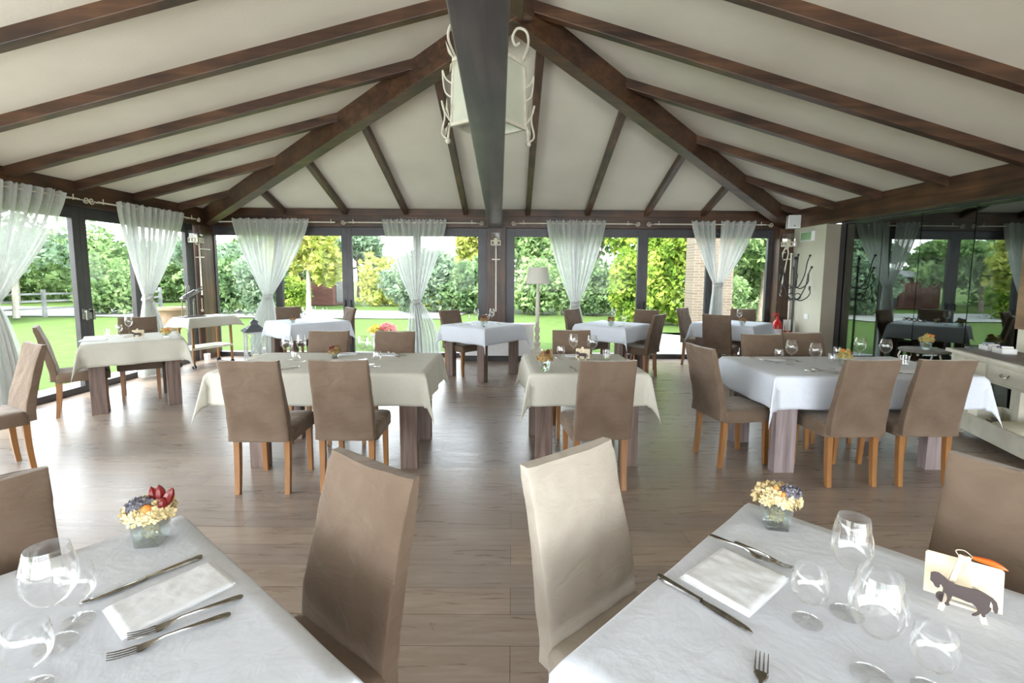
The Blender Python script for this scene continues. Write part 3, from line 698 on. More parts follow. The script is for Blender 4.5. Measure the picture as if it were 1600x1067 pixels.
def strip(mb, stations, th_=.0022):
    """stations: (s, halfwidth, z, xoffset)"""
    rs = [[(xo - hw, s, z), (xo + hw, s, z), (xo + hw * .8, s, z + th_), (xo - hw * .8, s, z + th_)] for s, hw, z, xo in stations]
    return mb.rings(rs)
def fork_me():
    mb = MB(); strip(mb, [(-.105, .003, .003, 0), (-.10, .0088, .003, 0), (-.085, .0100, .004, 0), (-.06, .0072, .006, 0), (-.02, .0036, .009, 0), (.01, .0026, .010, 0), (.025, .0045, .008, 0), (.035, .010, .005, 0), (.048, .0128, .003, 0), (.056, .0128, .003, 0)])
    for k in range(4):
        x = -.0112 + k * .00747; strip(mb, [(.054, .0018, .003, x), (.07, .0016, .004, x), (.088, .0014, .007, x), (.101, .0008, .011, x)], .0016)
    return mb.mesh('fork', M_silver, True, 40)
def knife_me():
    mb = MB(); strip(mb, [(-.120, .004, .002, 0), (-.115, .0085, .0015, 0), (-.09, .0088, .0012, 0), (-.04, .0065, .0015, 0), (-.005, .0055, .002, 0), (.0, .0075, .002, 0)], .0055)
    strip(mb, [(-.002, .006, .003, 0), (.01, .0095, .003, 0), (.05, .0105, .003, 0), (.09, .0095, .003, .001), (.112, .006, .003, .003), (.122, .0012, .003, .005)], .0016)
    return mb.mesh('knife', M_silver, True, 40)
FM, KM = fork_me(), knife_me()
def cut(kind, p, q, label, z=T + .0015, tilt=0, cat=None):
    """p handle end, q tip"""
    o = bpy.data.objects.new(kind, FM if kind == 'fork' else KM); C.objects.link(o)
    dx, dy = q[0] - p[0], q[1] - p[1]; o.location = ((p[0] + q[0]) / 2, (p[1] + q[1]) / 2, z); o.rotation_euler = (tilt, 0, math.atan2(-dx, dy))
    L = math.hypot(dx, dy); s = L / (.206 if kind == 'fork' else .242); o.scale = (s, s, 1)
    return tag(o, label, kind, 'silver cutlery on the tables')
def napkin(c, w_, d_, ang, label, z=T + .001, seed=0):
    mb = MB()
    for k in range(2):
        hx, hy = w_ / 2 - .004 * k, d_ / 2 - .003 * k; z0_ = .0045 * k
        def top_(u, v, hx=hx, hy=hy, z0_=z0_, k=k):
            x, y = (u * 2 - 1) * hx, (v * 2 - 1) * hy; ed = min(1, min(hx - abs(x), hy - abs(y)) / .006)
            return (x + .003 * k, y, z0_ + .0045 * math.sqrt(max(0, ed)) + (.0022 * noise.noise((x * 16 + seed, y * 16, k)) + .0012 * noise.noise((x * 45, y * 45, seed))) * ed)
        mb.grid(top_, 34, 24)
        mb.box(-hx + .003 * k, hx + .003 * k, -hy, hy, max(0, z0_ - .001), z0_ + .0006)
    o = mb.build('napkin', M_nap, None, True, 60); o.location = (c[0], c[1], z); o.rotation_euler = (0, 0, ang)
    return tag(o, label, 'napkin', 'folded white napkins')

def petals(n, R_, c, size, rnd, sc=(1, 1, .6), cup=0):
    mb = MB()
    for _ in range(n):
        a = rnd.random() * 2 * PI; ph = math.acos(1 - rnd.random() * 1.25); d = Vector((math.sin(ph) * math.cos(a), math.sin(ph) * math.sin(a), math.cos(ph)))
        p = Vector(c) + Vector((d.x * R_ * sc[0], d.y * R_ * sc[1], d.z * R_ * sc[2])) * (.82 + .25 * rnd.random())
        n_ = (d + Vector((rnd.uniform(-.6, .6), rnd.uniform(-.6, .6), rnd.uniform(-.4, .6)))).normalized(); t1 = n_.orthogonal().normalized(); t2 = n_.cross(t1)
        rot = rnd.random() * PI; s = size * (.7 + .6 * rnd.random())
        for q in range(4):   # a four-petalled floret
            al = rot + q * PI / 2; u = t1 * math.cos(al) + t2 * math.sin(al); v = t2 * math.cos(al) - t1 * math.sin(al)
            mb.add([p, p + u * s * .6 + v * s * .42 + n_ * s * .15, p + u * s + n_ * s * .32, p + u * s * .6 - v * s * .42 + n_ * s * .15], [(0, 1, 2, 3)])
    return mb
def vase(x, y, label, kind='cream', rz=0, s=1.0, z=T + .001, seed=1, det=1.0, h=.075):
    t = thing('flower_vase', label, 'vase', (x, y, z), rz, 'small glass vases of dried flowers'); t.scale = (s, s, s)
    rnd = random.Random(seed)
    g = MB(); w0, w1, th_ = .029, .036, .003
    def sq(hw, zz, rr_=.005): return [(px, py, zz) for px, py in rrect(hw, hw, rr_, 2)]
    g.rings([sq(.001, 0), sq(w0, 0), sq(w0 + .001, .004), sq(w1, h), sq(w1 + .003, h + .002), sq(w1 - th_, h + .001), sq(w0 - th_, .010), sq(.001, .010)])
    g.build('glass_cup', M_vase, t, angle=50)
    st = petals(int(26 * det), .017, (0, 0, .030), .010, rnd, (1, 1, 1.3)); st.build('stems', M_petal, t, False)
    mt = {'cream': M_petal, 'brown': M_petal_b, 'yellow': M_petal_g}[kind]
    petals(int(230 * det), .052, (0, 0, h + .010), .0125, rnd, (1.05, 1.05, .62)).build('florets', mt, t, False)
    if kind != 'cream':
        for q in range(7):
            a_, r_ = rnd.random() * 6.28, rnd.uniform(.01, .045); hh = rnd.uniform(.035, .062)
            sm2 = petals(16, rnd.uniform(.010, .015), (r_ * math.cos(a_), r_ * math.sin(a_), h + hh), .009, rnd, (1, 1, 1.3))
            sm2.build('seed_head', (M_chili if kind == 'brown' else M_orange) if q < 3 else mt, t, False)
    if kind == 'cream' and det >= 1:
        l = petals(90, .021, (-.014 if seed == 3 else .026, -.018, h + .034), .009, rnd, (1.3, 1, .8)); l.build('thistle_head', M_lav, t, False)
    return t
def pods(t, items, mat, nm='chilli_pod'):
    for (p, q, r_) in items:
        MB().tube(spline([p, ((p[0] + q[0]) / 2 + .003, (p[1] + q[1]) / 2, (p[2] + q[2]) / 2 + .003), q], 8), lambda v: r_ * (math.sin(PI * min(1, v * .9 + .12)) ** .6 + .05), 7).build(nm, mat, t)
va = vase(-1.063, 1.337, 'square glass vase with dark red chillies and thistle, left foreground table', 'cream', R(10), 1.12, seed=3)
pods(va, [((.006, .006, .095), (.000, .010, .148), .011), ((.022, .004, .095), (.022, .004, .154), .012), ((.030, -.004, .09), (.060, -.006, .148), .012), ((.014, .018, .08), (.012, .024, .140), .010), ((.03, -.016, .09), (.042, -.018, .128), .011)], M_chili)
MB().sphere((.012, -.036, .106), .013).build('orange_berry', M_orange, va)
vb = vase(.845, 1.448, 'square glass vase with cream hydrangea and orange petals, right foreground table', 'cream', R(-12), 1.12, seed=5)
pods(vb, [((-.012, -.014, .09), (-.008, -.02, .128), .009), ((-.004, -.03, .095), (.006, -.038, .118), .008), ((.006, -.006, .10), (.016, -.004, .128), .006)], M_orange, 'orange_petal')

# left foreground setting
glass('bordeaux', -.975, .945, 'big round wine glass of the left foreground table, standing before the small one')
glass('water', -.988, 1.013, 'small water glass behind the big round glass, left foreground table')
glass('bordeaux', -1.078, .84, 'wine glass cut by the left edge of the photo, left foreground table')
glass('water', -.915, .835, 'low glass at the bottom left edge, nearest to the viewer')
cut('knife', (-.865, 1.262), (-1.029, 1.065), 'silver knife along the upper side of the left foreground napkin')
napkin((-.835, 1.098), .235, .155, math.atan2(1.257 - 1.086, -.858 + .986), 'folded white napkin on the left foreground table', seed=2)
cut('fork', (-.659, 1.094), (-.827, .950), 'silver fork lying against the napkin, left foreground table', z=T + .004)
cut('fork', (-.655, 1.036), (-.828, .898), 'silver fork nearest the viewer on the left foreground table')
# right foreground setting
glass('water', .688, 1.026, 'small water glass between the forks and the tall glass, right foreground table')
glass('wine', .797, 1.052, 'tallest wine glass at the back of the right foreground group')
glass('bordeaux', .722, .873, 'big wine glass in the middle of the right foreground table')
glass('water', .812, .872 - .03, 'low glass at the bottom edge near the right corner')
cut('knife', (.391, 1.19), (.545, .990), 'silver knife at the left end of the right foreground table')
napkin((.590, 1.180), .225, .185, math.atan2(1.328 - 1.219, .584 - .447), 'folded white napkin on the right foreground table', seed=5)
cut('fork', (.602, 1.362), (.719, 1.217), 'silver fork on the napkin, right foreground table', z=T + .015)
cut('fork', (.669, 1.345), (.765, 1.21), 'silver fork just behind the napkin, its tines by the glass', z=T + .003)
cut('fork', (.425, .74), (.53, .925), 'silver fork with tines pointing up from the bottom edge')

HORSE = [(0.10, 3.95), (.02, 3.70), (.22, 3.42), (.30, 2.98), (.55, 2.80), (.80, 2.95), (.82, 3.20), (.95, 3.25), (1.05, 2.8), (.92, 2.45), (.98, 2.15), (.60, 2.18), (.35, 2.02), (.30, 1.65), (.45, 1.35), (.55, 1.15), (.40, 1.12), (.18, 1.45),
         (.08, 1.75), (.20, 2.15), (.50, 2.38), (1.0, 2.36), (1.20, 2.18), (1.12, 1.55), (.95, 1.20), (.75, 1.02), (.78, .85), (1.02, .78), (1.18, .85), (1.22, 1.20), (1.50, 1.60), (1.72, 1.98), (2.30, 1.75), (3.00, 1.40), (3.35, 1.30), (3.62, .90), (3.70, .55),
         (3.55, .30), (3.05, .05), (3.02, -.10), (3.35, -.12), (3.75, .12), (3.90, .30), (3.88, -.05), (4.00, -.20), (4.22, -.12), (4.22, .10), (4.55, .35), (4.80, .60), (4.98, .85), (4.85, 1.10), (5.1, 1.7), (5.18, 1.25), (5.05, .70), (5.18, .35), (5.40, .45), (5.60, 1.0), (5.62, 1.6), (5.40, 2.05),
         (4.90, 2.50), (4.40, 2.85), (3.60, 3.00), (2.80, 3.20), (2.30, 3.35), (1.90, 3.62), (1.50, 4.20), (1.10, 4.62), (.70, 4.72), (.30, 4.62)]
def holder(x, y, label, rz, s=1.0, z=T + .001):
    t = thing('card_holder', label, 'card holder', (x, y, z), rz, 'wooden horse card holders'); t.scale = (s, s, s)
    M0 = Matrix.Translation((0, .012, .0)) @ Matrix.Rotation(R(-14), 4, 'X')
    card = MB(); card.prism([(-.062, .012), (.068, .012), (.068, .100), (.064, .104), (-.058, .104), (-.062, .100)], -.0015, .0015, M0 @ Matrix.Rotation(R(90), 4, 'X'))
    card.build('card', M_plywood, t, smooth=False)
    for sx in (-1, 1):
        MB().beam((.0 + sx * .004, -.004 + .014, .122), (sx * .036, -.030, .002), .010, .005, (0, 1, .2)).build('easel_leg', M_plywood, t, smooth=False)
    MB().beam((.0, .02, .118), (.0, .058, .001), .010, .005, (0, 1, 0)).build('easel_leg', M_plywood, t, smooth=False)
    MB().beam((-.034, -.024, .026), (.034, -.024, .026), .004, .006).build('easel_ledge', M_plywood, t, smooth=False)
    hs = MB(); sc = .0185
    ch_, sh_ = math.cos(R(24)), math.sin(R(24)); sc = .0178
    hs.prism([(((px - 3.0) * ch_ - (py - 2.2) * sh_) * sc - .004, ((px - 3.0) * sh_ + (py - 2.2) * ch_) * sc + .054) for px, py in HORSE], 0, .003, Matrix.Translation((0, -.036, 0)) @ Matrix.Rotation(R(7), 4, 'Y') @ Matrix.Rotation(R(84), 4, 'X'))
    hs.build('horse_cutout', M_horse, t, smooth=False)
    return t
h0 = holder(1.082, 1.07, 'wooden easel card holder with a brown horse and an orange chilli, right foreground', R(-38), 1.08)
pods(h0, [((.012, -.002, .128), (.066, -.008, .122), .006)], plain('orange_red_chilli', (.75, .12, .01), .3))
MB().tube(spline([(.012, 0, .128), (-.002, .004, .136), (-.016, .0, .132), (0, -.01, .118), (.012, 0, .128)], 20), .0009, 5).build('twine', M_plywood, h0)

# ---------------------------------------------------------------- settings on the other tables
# long cream table
glass('bordeaux', -2.04, 4.27, 'wine glass at the far left of the long cream table')
glass('wine', -1.885, 4.21, 'tall wine glass of the left setting on the long cream table')
glass('water', -1.835, 3.98, 'small water glass of the left setting on the long cream table')
glass('bordeaux', -1.375, 4.33, 'wine glass at the back of the right setting, long cream table')
glass('wine', -1.235, 4.10, 'tall wine glass of the right setting on the long cream table')
glass('water', -1.15, 4.00, 'small water glass of the right setting on the long cream table')
vase(-1.66, 4.40, 'vase of brown and dark red dried flowers on the long cream table', 'brown', .4, .95, seed=8, det=.6, h=.05)
cut('knife', (-1.95, 3.80), (-1.79, 3.93), 'silver knife near the left front chair, long cream table')
cut('knife', (-1.33, 3.86), (-1.17, 3.99), 'silver knife near the right front chair, long cream table')
napkin((-1.63, 4.60), .24, .13, .1, 'folded napkin at the back of the long cream table, beside the vase', seed=3)
cut('fork', (-1.56, 4.52), (-1.72, 4.50), 'silver fork on the napkin by the vase, long cream table', z=T + .015)
napkin((-1.22, 4.58), .24, .13, -.2, 'folded napkin at the back right of the long cream table', seed=6)
cut('fork', (-1.07, 4.50), (-1.22, 4.62), 'silver fork beside the back right napkin, long cream table', z=T + .015)
cut('fork', (-1.02, 4.53), (-1.10, 4.42), 'second silver fork right of the back right napkin, long cream table')
# small middle table
glass('water', .455, 4.36, 'small water glass left of the tall one, small middle table')
glass('wine', .575, 4.40, 'tall wine glass in the middle of the small middle table')
glass('bordeaux', .76, 4.45, 'wine glass right of the horse card holder, small middle table')
glass('tumbler', .89, 4.41, 'plain tumbler at the right of the small middle table')
holder(.655, 4.36, 'wooden easel card holder with a brown horse, small middle table', R(-12))
vase(.272, 3.87, 'square vase of rust brown flowers at the front corner, small middle table', 'brown', .1, 1.15, seed=11, det=.7)
cut('knife', (.405, 4.60), (.43, 4.40), 'silver knife at the far left of the small middle table')
cut('fork', (.53, 3.84), (.50, 4.02), 'silver fork beside the near chair of the small middle table')
napkin((.62, 4.58), .2, .12, 0, 'folded napkin on the far side of the small middle table', seed=4)
# long white table
glass('water', 2.43, 4.27, 'small water glass at the left end of the long white table')
glass('bordeaux', 2.50, 4.20, 'wine glass before the coat stand, long white table')
glass('bordeaux', 2.60, 4.02, 'wine glass in the middle left of the long white table')
glass('water', 2.75, 4.02, 'small water glass left of the yellow flowers, long white table')
glass('water', 3.05, 4.40, 'small water glass behind the yellow flowers, long white table')
glass('bordeaux', 3.26, 4.40, 'wine glass in front of the glass partition, long white table')
glass('bordeaux', 3.42, 4.30, 'wine glass at the right, before the dark partition base, long white table')
glass('tumbler', 3.52, 4.20, 'plain tumbler at the right end of the long white table')
vase(2.95, 4.16, 'vase of orange and yellow flowers behind the chair top, long white table', 'yellow', .3, 1.0, seed=14, det=.6)
cut('knife', (2.30, 4.52), (2.42, 4.33), 'silver knife at the left end of the long white table')
napkin((2.46, 4.46), .22, .14, -.1, 'folded napkin at the left end of the long white table', seed=9)
cut('fork', (2.62, 4.46), (2.66, 4.30), 'silver fork right of the left napkin, long white table')
cut('fork', (2.66, 3.80), (2.44, 3.90), 'silver fork at the front of the long white table, left one', z=T + .003)
cut('fork', (2.74, 3.83), (2.53, 3.95), 'silver fork at the front of the long white table, right one')
cut('fork', (3.07, 4.50), (3.11, 4.34 - .05), 'silver fork behind the yellow flowers, long white table')
napkin((3.35, 3.92), .26, .14, -.3, 'folded napkin between the two near chairs, long white table', seed=10)
cut('knife', (3.12, 3.88), (3.30, 3.80), 'silver knife beside the napkin between the near chairs')
# far tables
vase(-.42, 7.08, 'vase of golden dried flowers at the near corner, table before the middle column', 'brown', .7, 1.15, seed=21, det=.4)
glass('wine', -.56, 7.42, 'wine glass against the window, table before the middle column')
glass('wine', -.32, 7.52, 'wine glass against the brown column, table before the middle column')
glass('water', -.40, 7.72, 'small water glass behind the golden flowers, table before the column')
glass('water', -.68, 7.66, 'small water glass at the far left of the table before the middle column')
napkin((-.78, 7.35), .2, .13, .8, 'folded napkin at the left of the table before the middle column', seed=12)
cut('fork', (-.60, 7.28), (-.70, 7.42), 'silver fork on the table before the middle column')
cut('fork', (-.18, 7.38), (-.24, 7.5), 'silver fork at the right of the table before the middle column')
vase(-3.48, 7.50, 'vase of small orange brown flowers on the far table behind the lantern', 'brown', .7, .85, seed=22, det=.35, h=.05)
glass('water', -3.42, 7.72, 'small water glass beside the vase, far table behind the lantern')
glass('wine', -3.33, 7.60, 'tall wine glass, far table behind the lantern')
glass('wine', -3.26, 7.78, 'second wine glass by the chair, far table behind the lantern')
glass('bordeaux', -3.05, 7.72, 'wine glass at the right, far table behind the lantern')
glass('water', -4.90, 5.88, 'small water glass on the square table by the left windows')
glass('tumbler', -4.99, 5.80, 'plain tumbler on the square table by the left windows')
glass('wine', -4.76, 5.86, 'wine glass on the square table by the left windows')
holder(-4.50, 5.66, 'wooden easel card holder with a small horse, table by the left windows', R(30), .9)
vase(-4.22, 5.74, 'vase of spiky ochre flowers on the square table by the left windows', 'yellow', .2, .95, seed=25, det=.45, h=.045)
napkin((-4.83, 5.42), .24, .14, .65, 'folded napkin at the left corner of the table by the left windows', seed=15)
cut('knife', (-4.67, 5.66), (-4.58, 5.82), 'silver knife on the square table by the left windows')
vase(1.53, 7.30, 'vase of red brown flowers at the near corner, table right of the floor lamp', 'brown', .3, 1.0, seed=26, det=.4)
glass('wine', 1.66, 7.72, 'wine glass on the table right of the floor lamp, left one')
glass('water', 1.80, 7.60, 'water glass on the table right of the floor lamp')
napkin((1.72, 7.32), .2, .13, -.6, 'folded napkin on the table right of the floor lamp', seed=17)
cut('fork', (1.62, 7.18), (1.80, 7.32), 'silver fork on the table right of the floor lamp')
vase(3.62, 7.42, 'vase of dark flowers on the right corner table', 'brown', .4, 1.0, seed=27, det=.4)
glass('wine', 3.66, 7.62, 'wine glass on the right corner table')
holder(3.52, 7.92, 'small wooden card holder at the back of the right corner table', R(5), .8)
napkin((3.45, 7.60), .2, .12, .3, 'folded napkin on the right corner table', seed=19)

# ---------------------------------------------------------------- floor lamp
lp = thing('floor_lamp', 'cream turned wood floor lamp with a linen drum shade', 'lamp', (.455, 8.48, 0))
MB().cbox(0, 0, .10, .17, .17, .20).cbox(0, 0, .21, .21, .21, .03).build('base', M_iron_w, lp, smooth=False, bevel=.006)
MB().lathe([(.085, .22), (.06, .26), (.045, .30), (.06, .33), (.062, .36), (.035, .40), (.05, .44), (.05, .47), (.03, .51), (.045, .55), (.055, .60), (.035, .66), (.028, .70), (.042, .72), (.03, .75), (.034, .85), (.038, 1.0), (.03, 1.2), (.026, 1.27), (.04, 1.29), (.026, 1.31), (.02, 1.42), (.012, 1.50)], 18).build('pole', M_iron_w, lp)
MB().lathe([(.212, 1.42), (.168, 1.71), (.164, 1.708), (.208, 1.42)], 40).build('lamp_shade', M_shade, lp)
MB().lathe([(.02, 1.46), (.03, 1.52), (.02, 1.56), (.0, 1.57)], 12).build('bulb', M_whitep, lp)

# low white fan heater cabinet under the middle column
rc = thing('radiator_cabinet', 'low white heater cabinet in front of the middle column', 'radiator', (-.28, 8.66, 0))
MB().box(-.67, .68, -.10, .12, .10, .665).build('body', M_whitep, rc, smooth=False, bevel=.006)
MB().box(-.68, .70, -.11, .12, .665, .685).build('top', M_whitep, rc, smooth=False, bevel=.004)
MB().box(-.62, .63, -.05, .10, 0, .10).build('plinth', M_alu, rc, smooth=False)

# ---------------------------------------------------------------- wall sconces on the columns
def sconce(x, y, label, twisted=False, z0=.90, z1=2.20, wall=8.80, rot=0):
    t = thing('candle_sconce', label, 'wall sconce', (x, y, 0), rot, 'cream iron candle sconces')
    if twisted:
        MB().tube(spline([(-.02, 0, 1.22), (-.05, 0, 1.26), (-.02, 0, 1.5), (.03, 0, 1.85), (.05, 0, 2.0), (.01, 0, 2.10), (-.04, 0, 2.0), (-.05, 0, 1.88), (.03, 0, 1.88), (.12, 0, 1.89)], 50), .012, 7).build('arm', M_iron_w, t)
    else:
        MB().box(-.012, .012, -.006, .006, z0, 2.12).box(-.075, .075, -.007, .007, 1.84, 1.862).build('arm', M_iron_w, t, smooth=False)
    g_ = MB(); s = .085
    for z in (2.11, 2.18):
        for k in range(4):
            a0, a1 = PI / 4 + k * PI / 2, PI / 4 + (k + 1) * PI / 2; rr_ = s * 1.35
            g_.tube([(rr_ * math.cos(a0), rr_ * math.sin(a0) - .08, z), (rr_ * math.cos(a1), rr_ * math.sin(a1) - .08, z)], .010, 6)
    for k in range(12):
        a = k * PI / 2 / 3; q = int(k / 3) * PI / 2 + PI / 4; f_ = (k % 3) / 3; rr_ = s * 1.35
        p = Vector((rr_ * math.cos(q), rr_ * math.sin(q) - .08, 2.11)).lerp(Vector((rr_ * math.cos(q + PI / 2), rr_ * math.sin(q + PI / 2) - .08, 2.11)), f_)
        g_.tube([p, p + Vector((0, 0, .075))], .008, 5)
    g_.build('gallery', M_iron_w, t)
    q_ = MB(); c = .072
    for (ax, ay, bx, by) in ((-c, -c, c, -c), (c, -c, c, c), (c, c, -c, c), (-c, c, -c, -c)):
        q_.add([(ax, ay - .08, 2.12), (bx, by - .08, 2.12), (bx * 1.0, by - .08, 2.325), (ax, ay - .08, 2.325)], [(0, 1, 2, 3)])
    q_.build('glass_chimney', M_glass, t, smooth=False)
    MB().lathe([(.028, 2.115), (.028, 2.19), (.034, 2.2), (.03, 2.225), (.0, 2.235)], 12, (0, -.08, 0)).build('candle', M_candle, t)
    MB().tube([(0, 0, 2.06), (0, -.08, 2.08), (0, -.08, 2.11)], .010, 6).tube([(0, -y + wall if y < wall else .02, 2.0), (0, 0, 2.0)], .008, 6).build('bracket', M_iron_w, t)
    return t
sconce(-5.55, 8.50, 'cream iron candle sconce on the left corner column', z0=1.18)
sconce(-.30, 8.74, 'cream iron candle sconce with a cross bar on the middle column', z0=.90)
sconce(4.90, 8.60, 'cream iron candle sconce with a looped arm on the right corner column', True)
# ivory candle stub on the left corner column
cs = thing('wall_candle', 'ivory wall candle on the left corner column above the trolley', 'candle', (-5.60, 8.58, 0))
MB().lathe([(0, .92), (.022, .92), (.022, 1.12), (0, 1.125)], 12).build('candle', M_candle, cs)
MB().lathe([(0, .86), (.02, .87), (.035, .90), (.03, .92), (0, .92)], 12).tube([(0, 0, .87), (0, .05, .87)], .008).build('holder', M_iron_w, cs)

# ---------------------------------------------------------------- hanging lantern
hl = thing('pendant_lantern', 'large cream iron lantern with frosted panels hanging above the tie beam', 'lantern', (-.20, 4.0, 0))
rot = R(8); zt, zb = 3.34, 2.80; rb_, rt_ = .30, .28
crn = []
for k in range(4):
    a = rot + k * PI / 2; crn.append(((rb_ * math.cos(a), rb_ * math.sin(a), zb), (rt_ * math.cos(a), rt_ * math.sin(a), zt - .04)))
pan = MB(); frm = MB()
for k in range(4):
    (b0, t0), (b1, t1) = crn[k], crn[(k + 1) % 4]
    pan.add([b0, b1, t1, t0], [(0, 1, 2, 3)]); pan.add([(p[0] * .985, p[1] * .985, p[2]) for p in (b0, b1, t1, t0)], [(3, 2, 1, 0)])
    mb_ = Vector(b0).lerp(Vector(b1), .5); mt_ = Vector(t0).lerp(Vector(t1), .5)
    for p, q in ((b0, b1), (t0, t1)): frm.beam(p, q, .028, .028)
    frm.tube([b0, t0], .014, 6)
    frm.tube(spline([t0, Vector(t0).lerp(Vector((0, 0, zt + .05)), .25), (Vector((0, 0, zt + .16)) * .75 + Vector(t0) * .25), (0, 0, zt + .38)], 12), .010, 6)
frm.build('frame', M_iron_w, hl, smooth=False)
pan.build('glass_panels', M_frost, hl, smooth=False)
MB().lathe([(.22, zb + .05), (.0, zb + .02)], 4).build('base_plate', M_iron_w, hl)
MB().tube([(0, 0, zt + .36), (0, 0, 3.93)], .012, 8).lathe([(.0, 3.86), (.06, 3.90), (.065, 3.95)], 14).build('hanging_rod', M_iron_w, hl)
for k in range(4):
    a = rot + k * PI / 2; ca, sa = math.cos(a), math.sin(a)
    def pt(r_, z): return (r_ * .80 * ca, r_ * .80 * sa, z)
    MB().tube(spline([pt(.335, zt - .03), pt(.40, zt + .10), pt(.38, zt + .20), pt(.29, zt + .22), pt(.24, zt + .15), pt(.27, zt + .09), pt(.31, zt + .11)], 26), .011, 6).build('scroll', M_iron_w, hl)
    MB().tube(spline([pt(.36, 3.10), pt(.43, 3.14), pt(.46, 3.20), pt(.44, 3.05), pt(.38, 3.0)], 18), .007, 6).build('scroll', M_iron_w, hl)
    MB().tube(spline([pt(.39, zb + .02), pt(.45, zb + .10), pt(.47, zb + .17), pt(.44, zb + .05), pt(.47, zb - .08), pt(.41, zb - .13)], 22), .008, 6).build('scroll', M_iron_w, hl)
    for (r0_, z0_, r1_, z1_, wd) in ((.335, zt - .06, .43, zt + .09, .05), (.33, zt - .04, .39, zt - .16, .045), (.39, zb + .03, .42, zb + .20, .045), (.39, zb, .43, zb - .10, .03)):
        m0, m1 = Vector(pt(r0_, z0_)), Vector(pt(r1_, z1_)); sd2 = Vector((-sa, ca, 0)) * wd; md = m0.lerp(m1, .45) + Vector((ca, sa, 0)) * .012
        lf = MB().add([m0, md + sd2, m1, md - sd2, md + Vector((ca, sa, 0)) * .012], [(0, 1, 4), (1, 2, 4), (2, 3, 4), (3, 0, 4), (0, 3, 2, 1)])
        lf.build('leaf_ornament', M_iron_w, hl, smooth=False)
    MB().sphere(pt(.41, zb - .14), .024).tube([pt(.395, zb), pt(.41, zb - .13)], .010, 6).build('drop_finial', M_iron_w, hl)

# ---------------------------------------------------------------- serving trolley, carving stand, canister, floor lantern
ta = math.atan2(.91, .42); tr_c = (-5.235, 8.05)
tr = thing('serving_trolley', 'wooden serving trolley under a cream cloth in the left corner', 'trolley', (*tr_c, 0), ta)
for lx in (-.32, .32):
    for ly in (-.18, .18):
        lg = MB().frustum(lx * 1.03, ly * 1.03, .07, .030, .030, lx, ly, .82, .034, .034).build('leg', M_oak, tr, smooth=False)
        MB().tube([(lx * 1.03, ly * 1.03 - .012, .035), (lx * 1.03, ly * 1.03 + .012, .035)], .033, 14).box(lx * 1.03 - .012, lx * 1.03 + .012, ly * 1.03 - .018, ly * 1.03 + .018, .035, .075).build('caster', M_iron_b, lg)
MB().box(-.34, .34, -.20, .20, .31, .345).build('shelf', M_creamf, tr, smooth=False)
MB().box(-.37, .37, -.22, .22, .80, .838).build('tabletop', M_oak, tr, smooth=False)
tablecloth('short cream cloth over the serving trolley', *tr_c, .76, .46, math.degrees(ta), .17, M_cream, .022, 5.5, k=.55, z0=.843, group=None, rip=1.6)
st = thing('carving_stand', 'steel carving stand with slanted clamp on the serving trolley', 'carving stand', (-5.33, 7.92, .846), ta)
MB().box(-.21, .15, -.09, .09, 0, .014).build('base', plain('dark_wood_base', (.05, .03, .03), .4), st, smooth=False, bevel=.004)
for k in range(5):
    x = -.16 + (k % 5) * .05; MB().tube([(x, .03 * (-1) ** k, .014), (x, .03 * (-1) ** k, .30)], .010, 8).build('rod', M_steel, st)
cl_ = Matrix.Translation((-.05, 0, .36)) @ Matrix.Rotation(R(-28), 4, 'Y')
MB().cbox(0, 0, 0, .30, .10, .045, cl_).cbox(-.0, .0, .035, .24, .025, .02, cl_).build('clamp', M_steel, st, smooth=False, bevel=.004)
MB().tube([cl_ @ Vector((.14, .03, .01)), cl_ @ Vector((.27, .03, .01))], .010, 8).tube([cl_ @ Vector((.14, -.03, -.01)), cl_ @ Vector((.25, -.03, -.01))], .012, 8).build('handle', M_steel, st)
MB().tube(spline([(-.10, 0, .36), (-.10, 0, .46), (-.08, 0, .51), (-.05, 0, .50), (-.045, 0, .44)], 16), .009, 7).build('hook', M_steel, st)
can = thing('canister', 'small white canister on the floor under the trolley', 'canister', (-5.52, 8.50, 0))
MB().lathe([(0, 0), (.048, 0), (.05, .005), (.05, .095), (.046, .10), (0, .10)], 20).build('body', M_whitep, can)
MB().lathe([(0, .10), (.051, .10), (.051, .118), (0, .12)], 20).build('lid', M_whitep, can)
ln = thing('candle_lantern', 'white floor lantern with a grey metal roof and cross bars', 'lantern', (-4.36, 7.98, 0), R(38))
hw = .14
MB().box(-hw - .02, hw + .02, -hw - .02, hw + .02, 0, .04).build('base', M_whitep, ln, smooth=False, bevel=.004)
f = MB()
for sx in (-1, 1):
    for sy in (-1, 1): f.cbox(sx * hw, sy * hw, .31, .022, .022, .55)
f.box(-hw - .012, hw + .012, -hw - .012, hw + .012, .57, .60)
f.build('frame', M_whitep, ln, smooth=False)
cr_ = MB()
for (a, b) in (((-hw, -hw), (hw, -hw)), ((hw, -hw), (hw, hw)), ((hw, hw), (-hw, hw)), ((-hw, hw), (-hw, -hw))):
    cr_.tube([(a[0], a[1], .04), (b[0], b[1], .57)], .004, 5).tube([(a[0], a[1], .57), (b[0], b[1], .04)], .004, 5)
cr_.build('cross_bars', M_whitep, ln)
gl_ = MB()
for k in range(4):
    a = k * PI / 2; M = Matrix.Rotation(a, 4, 'Z'); gl_.add([(-hw + .01, -hw + .006, .04), (hw - .01, -hw + .006, .04), (hw - .01, -hw + .006, .57), (-hw + .01, -hw + .006, .57)], [(0, 1, 2, 3)], M)
gl_.build('glass_panes', M_pane, ln, smooth=False)
M_groof = plain('grey_zinc', (.14, .15, .165), .45, .6)
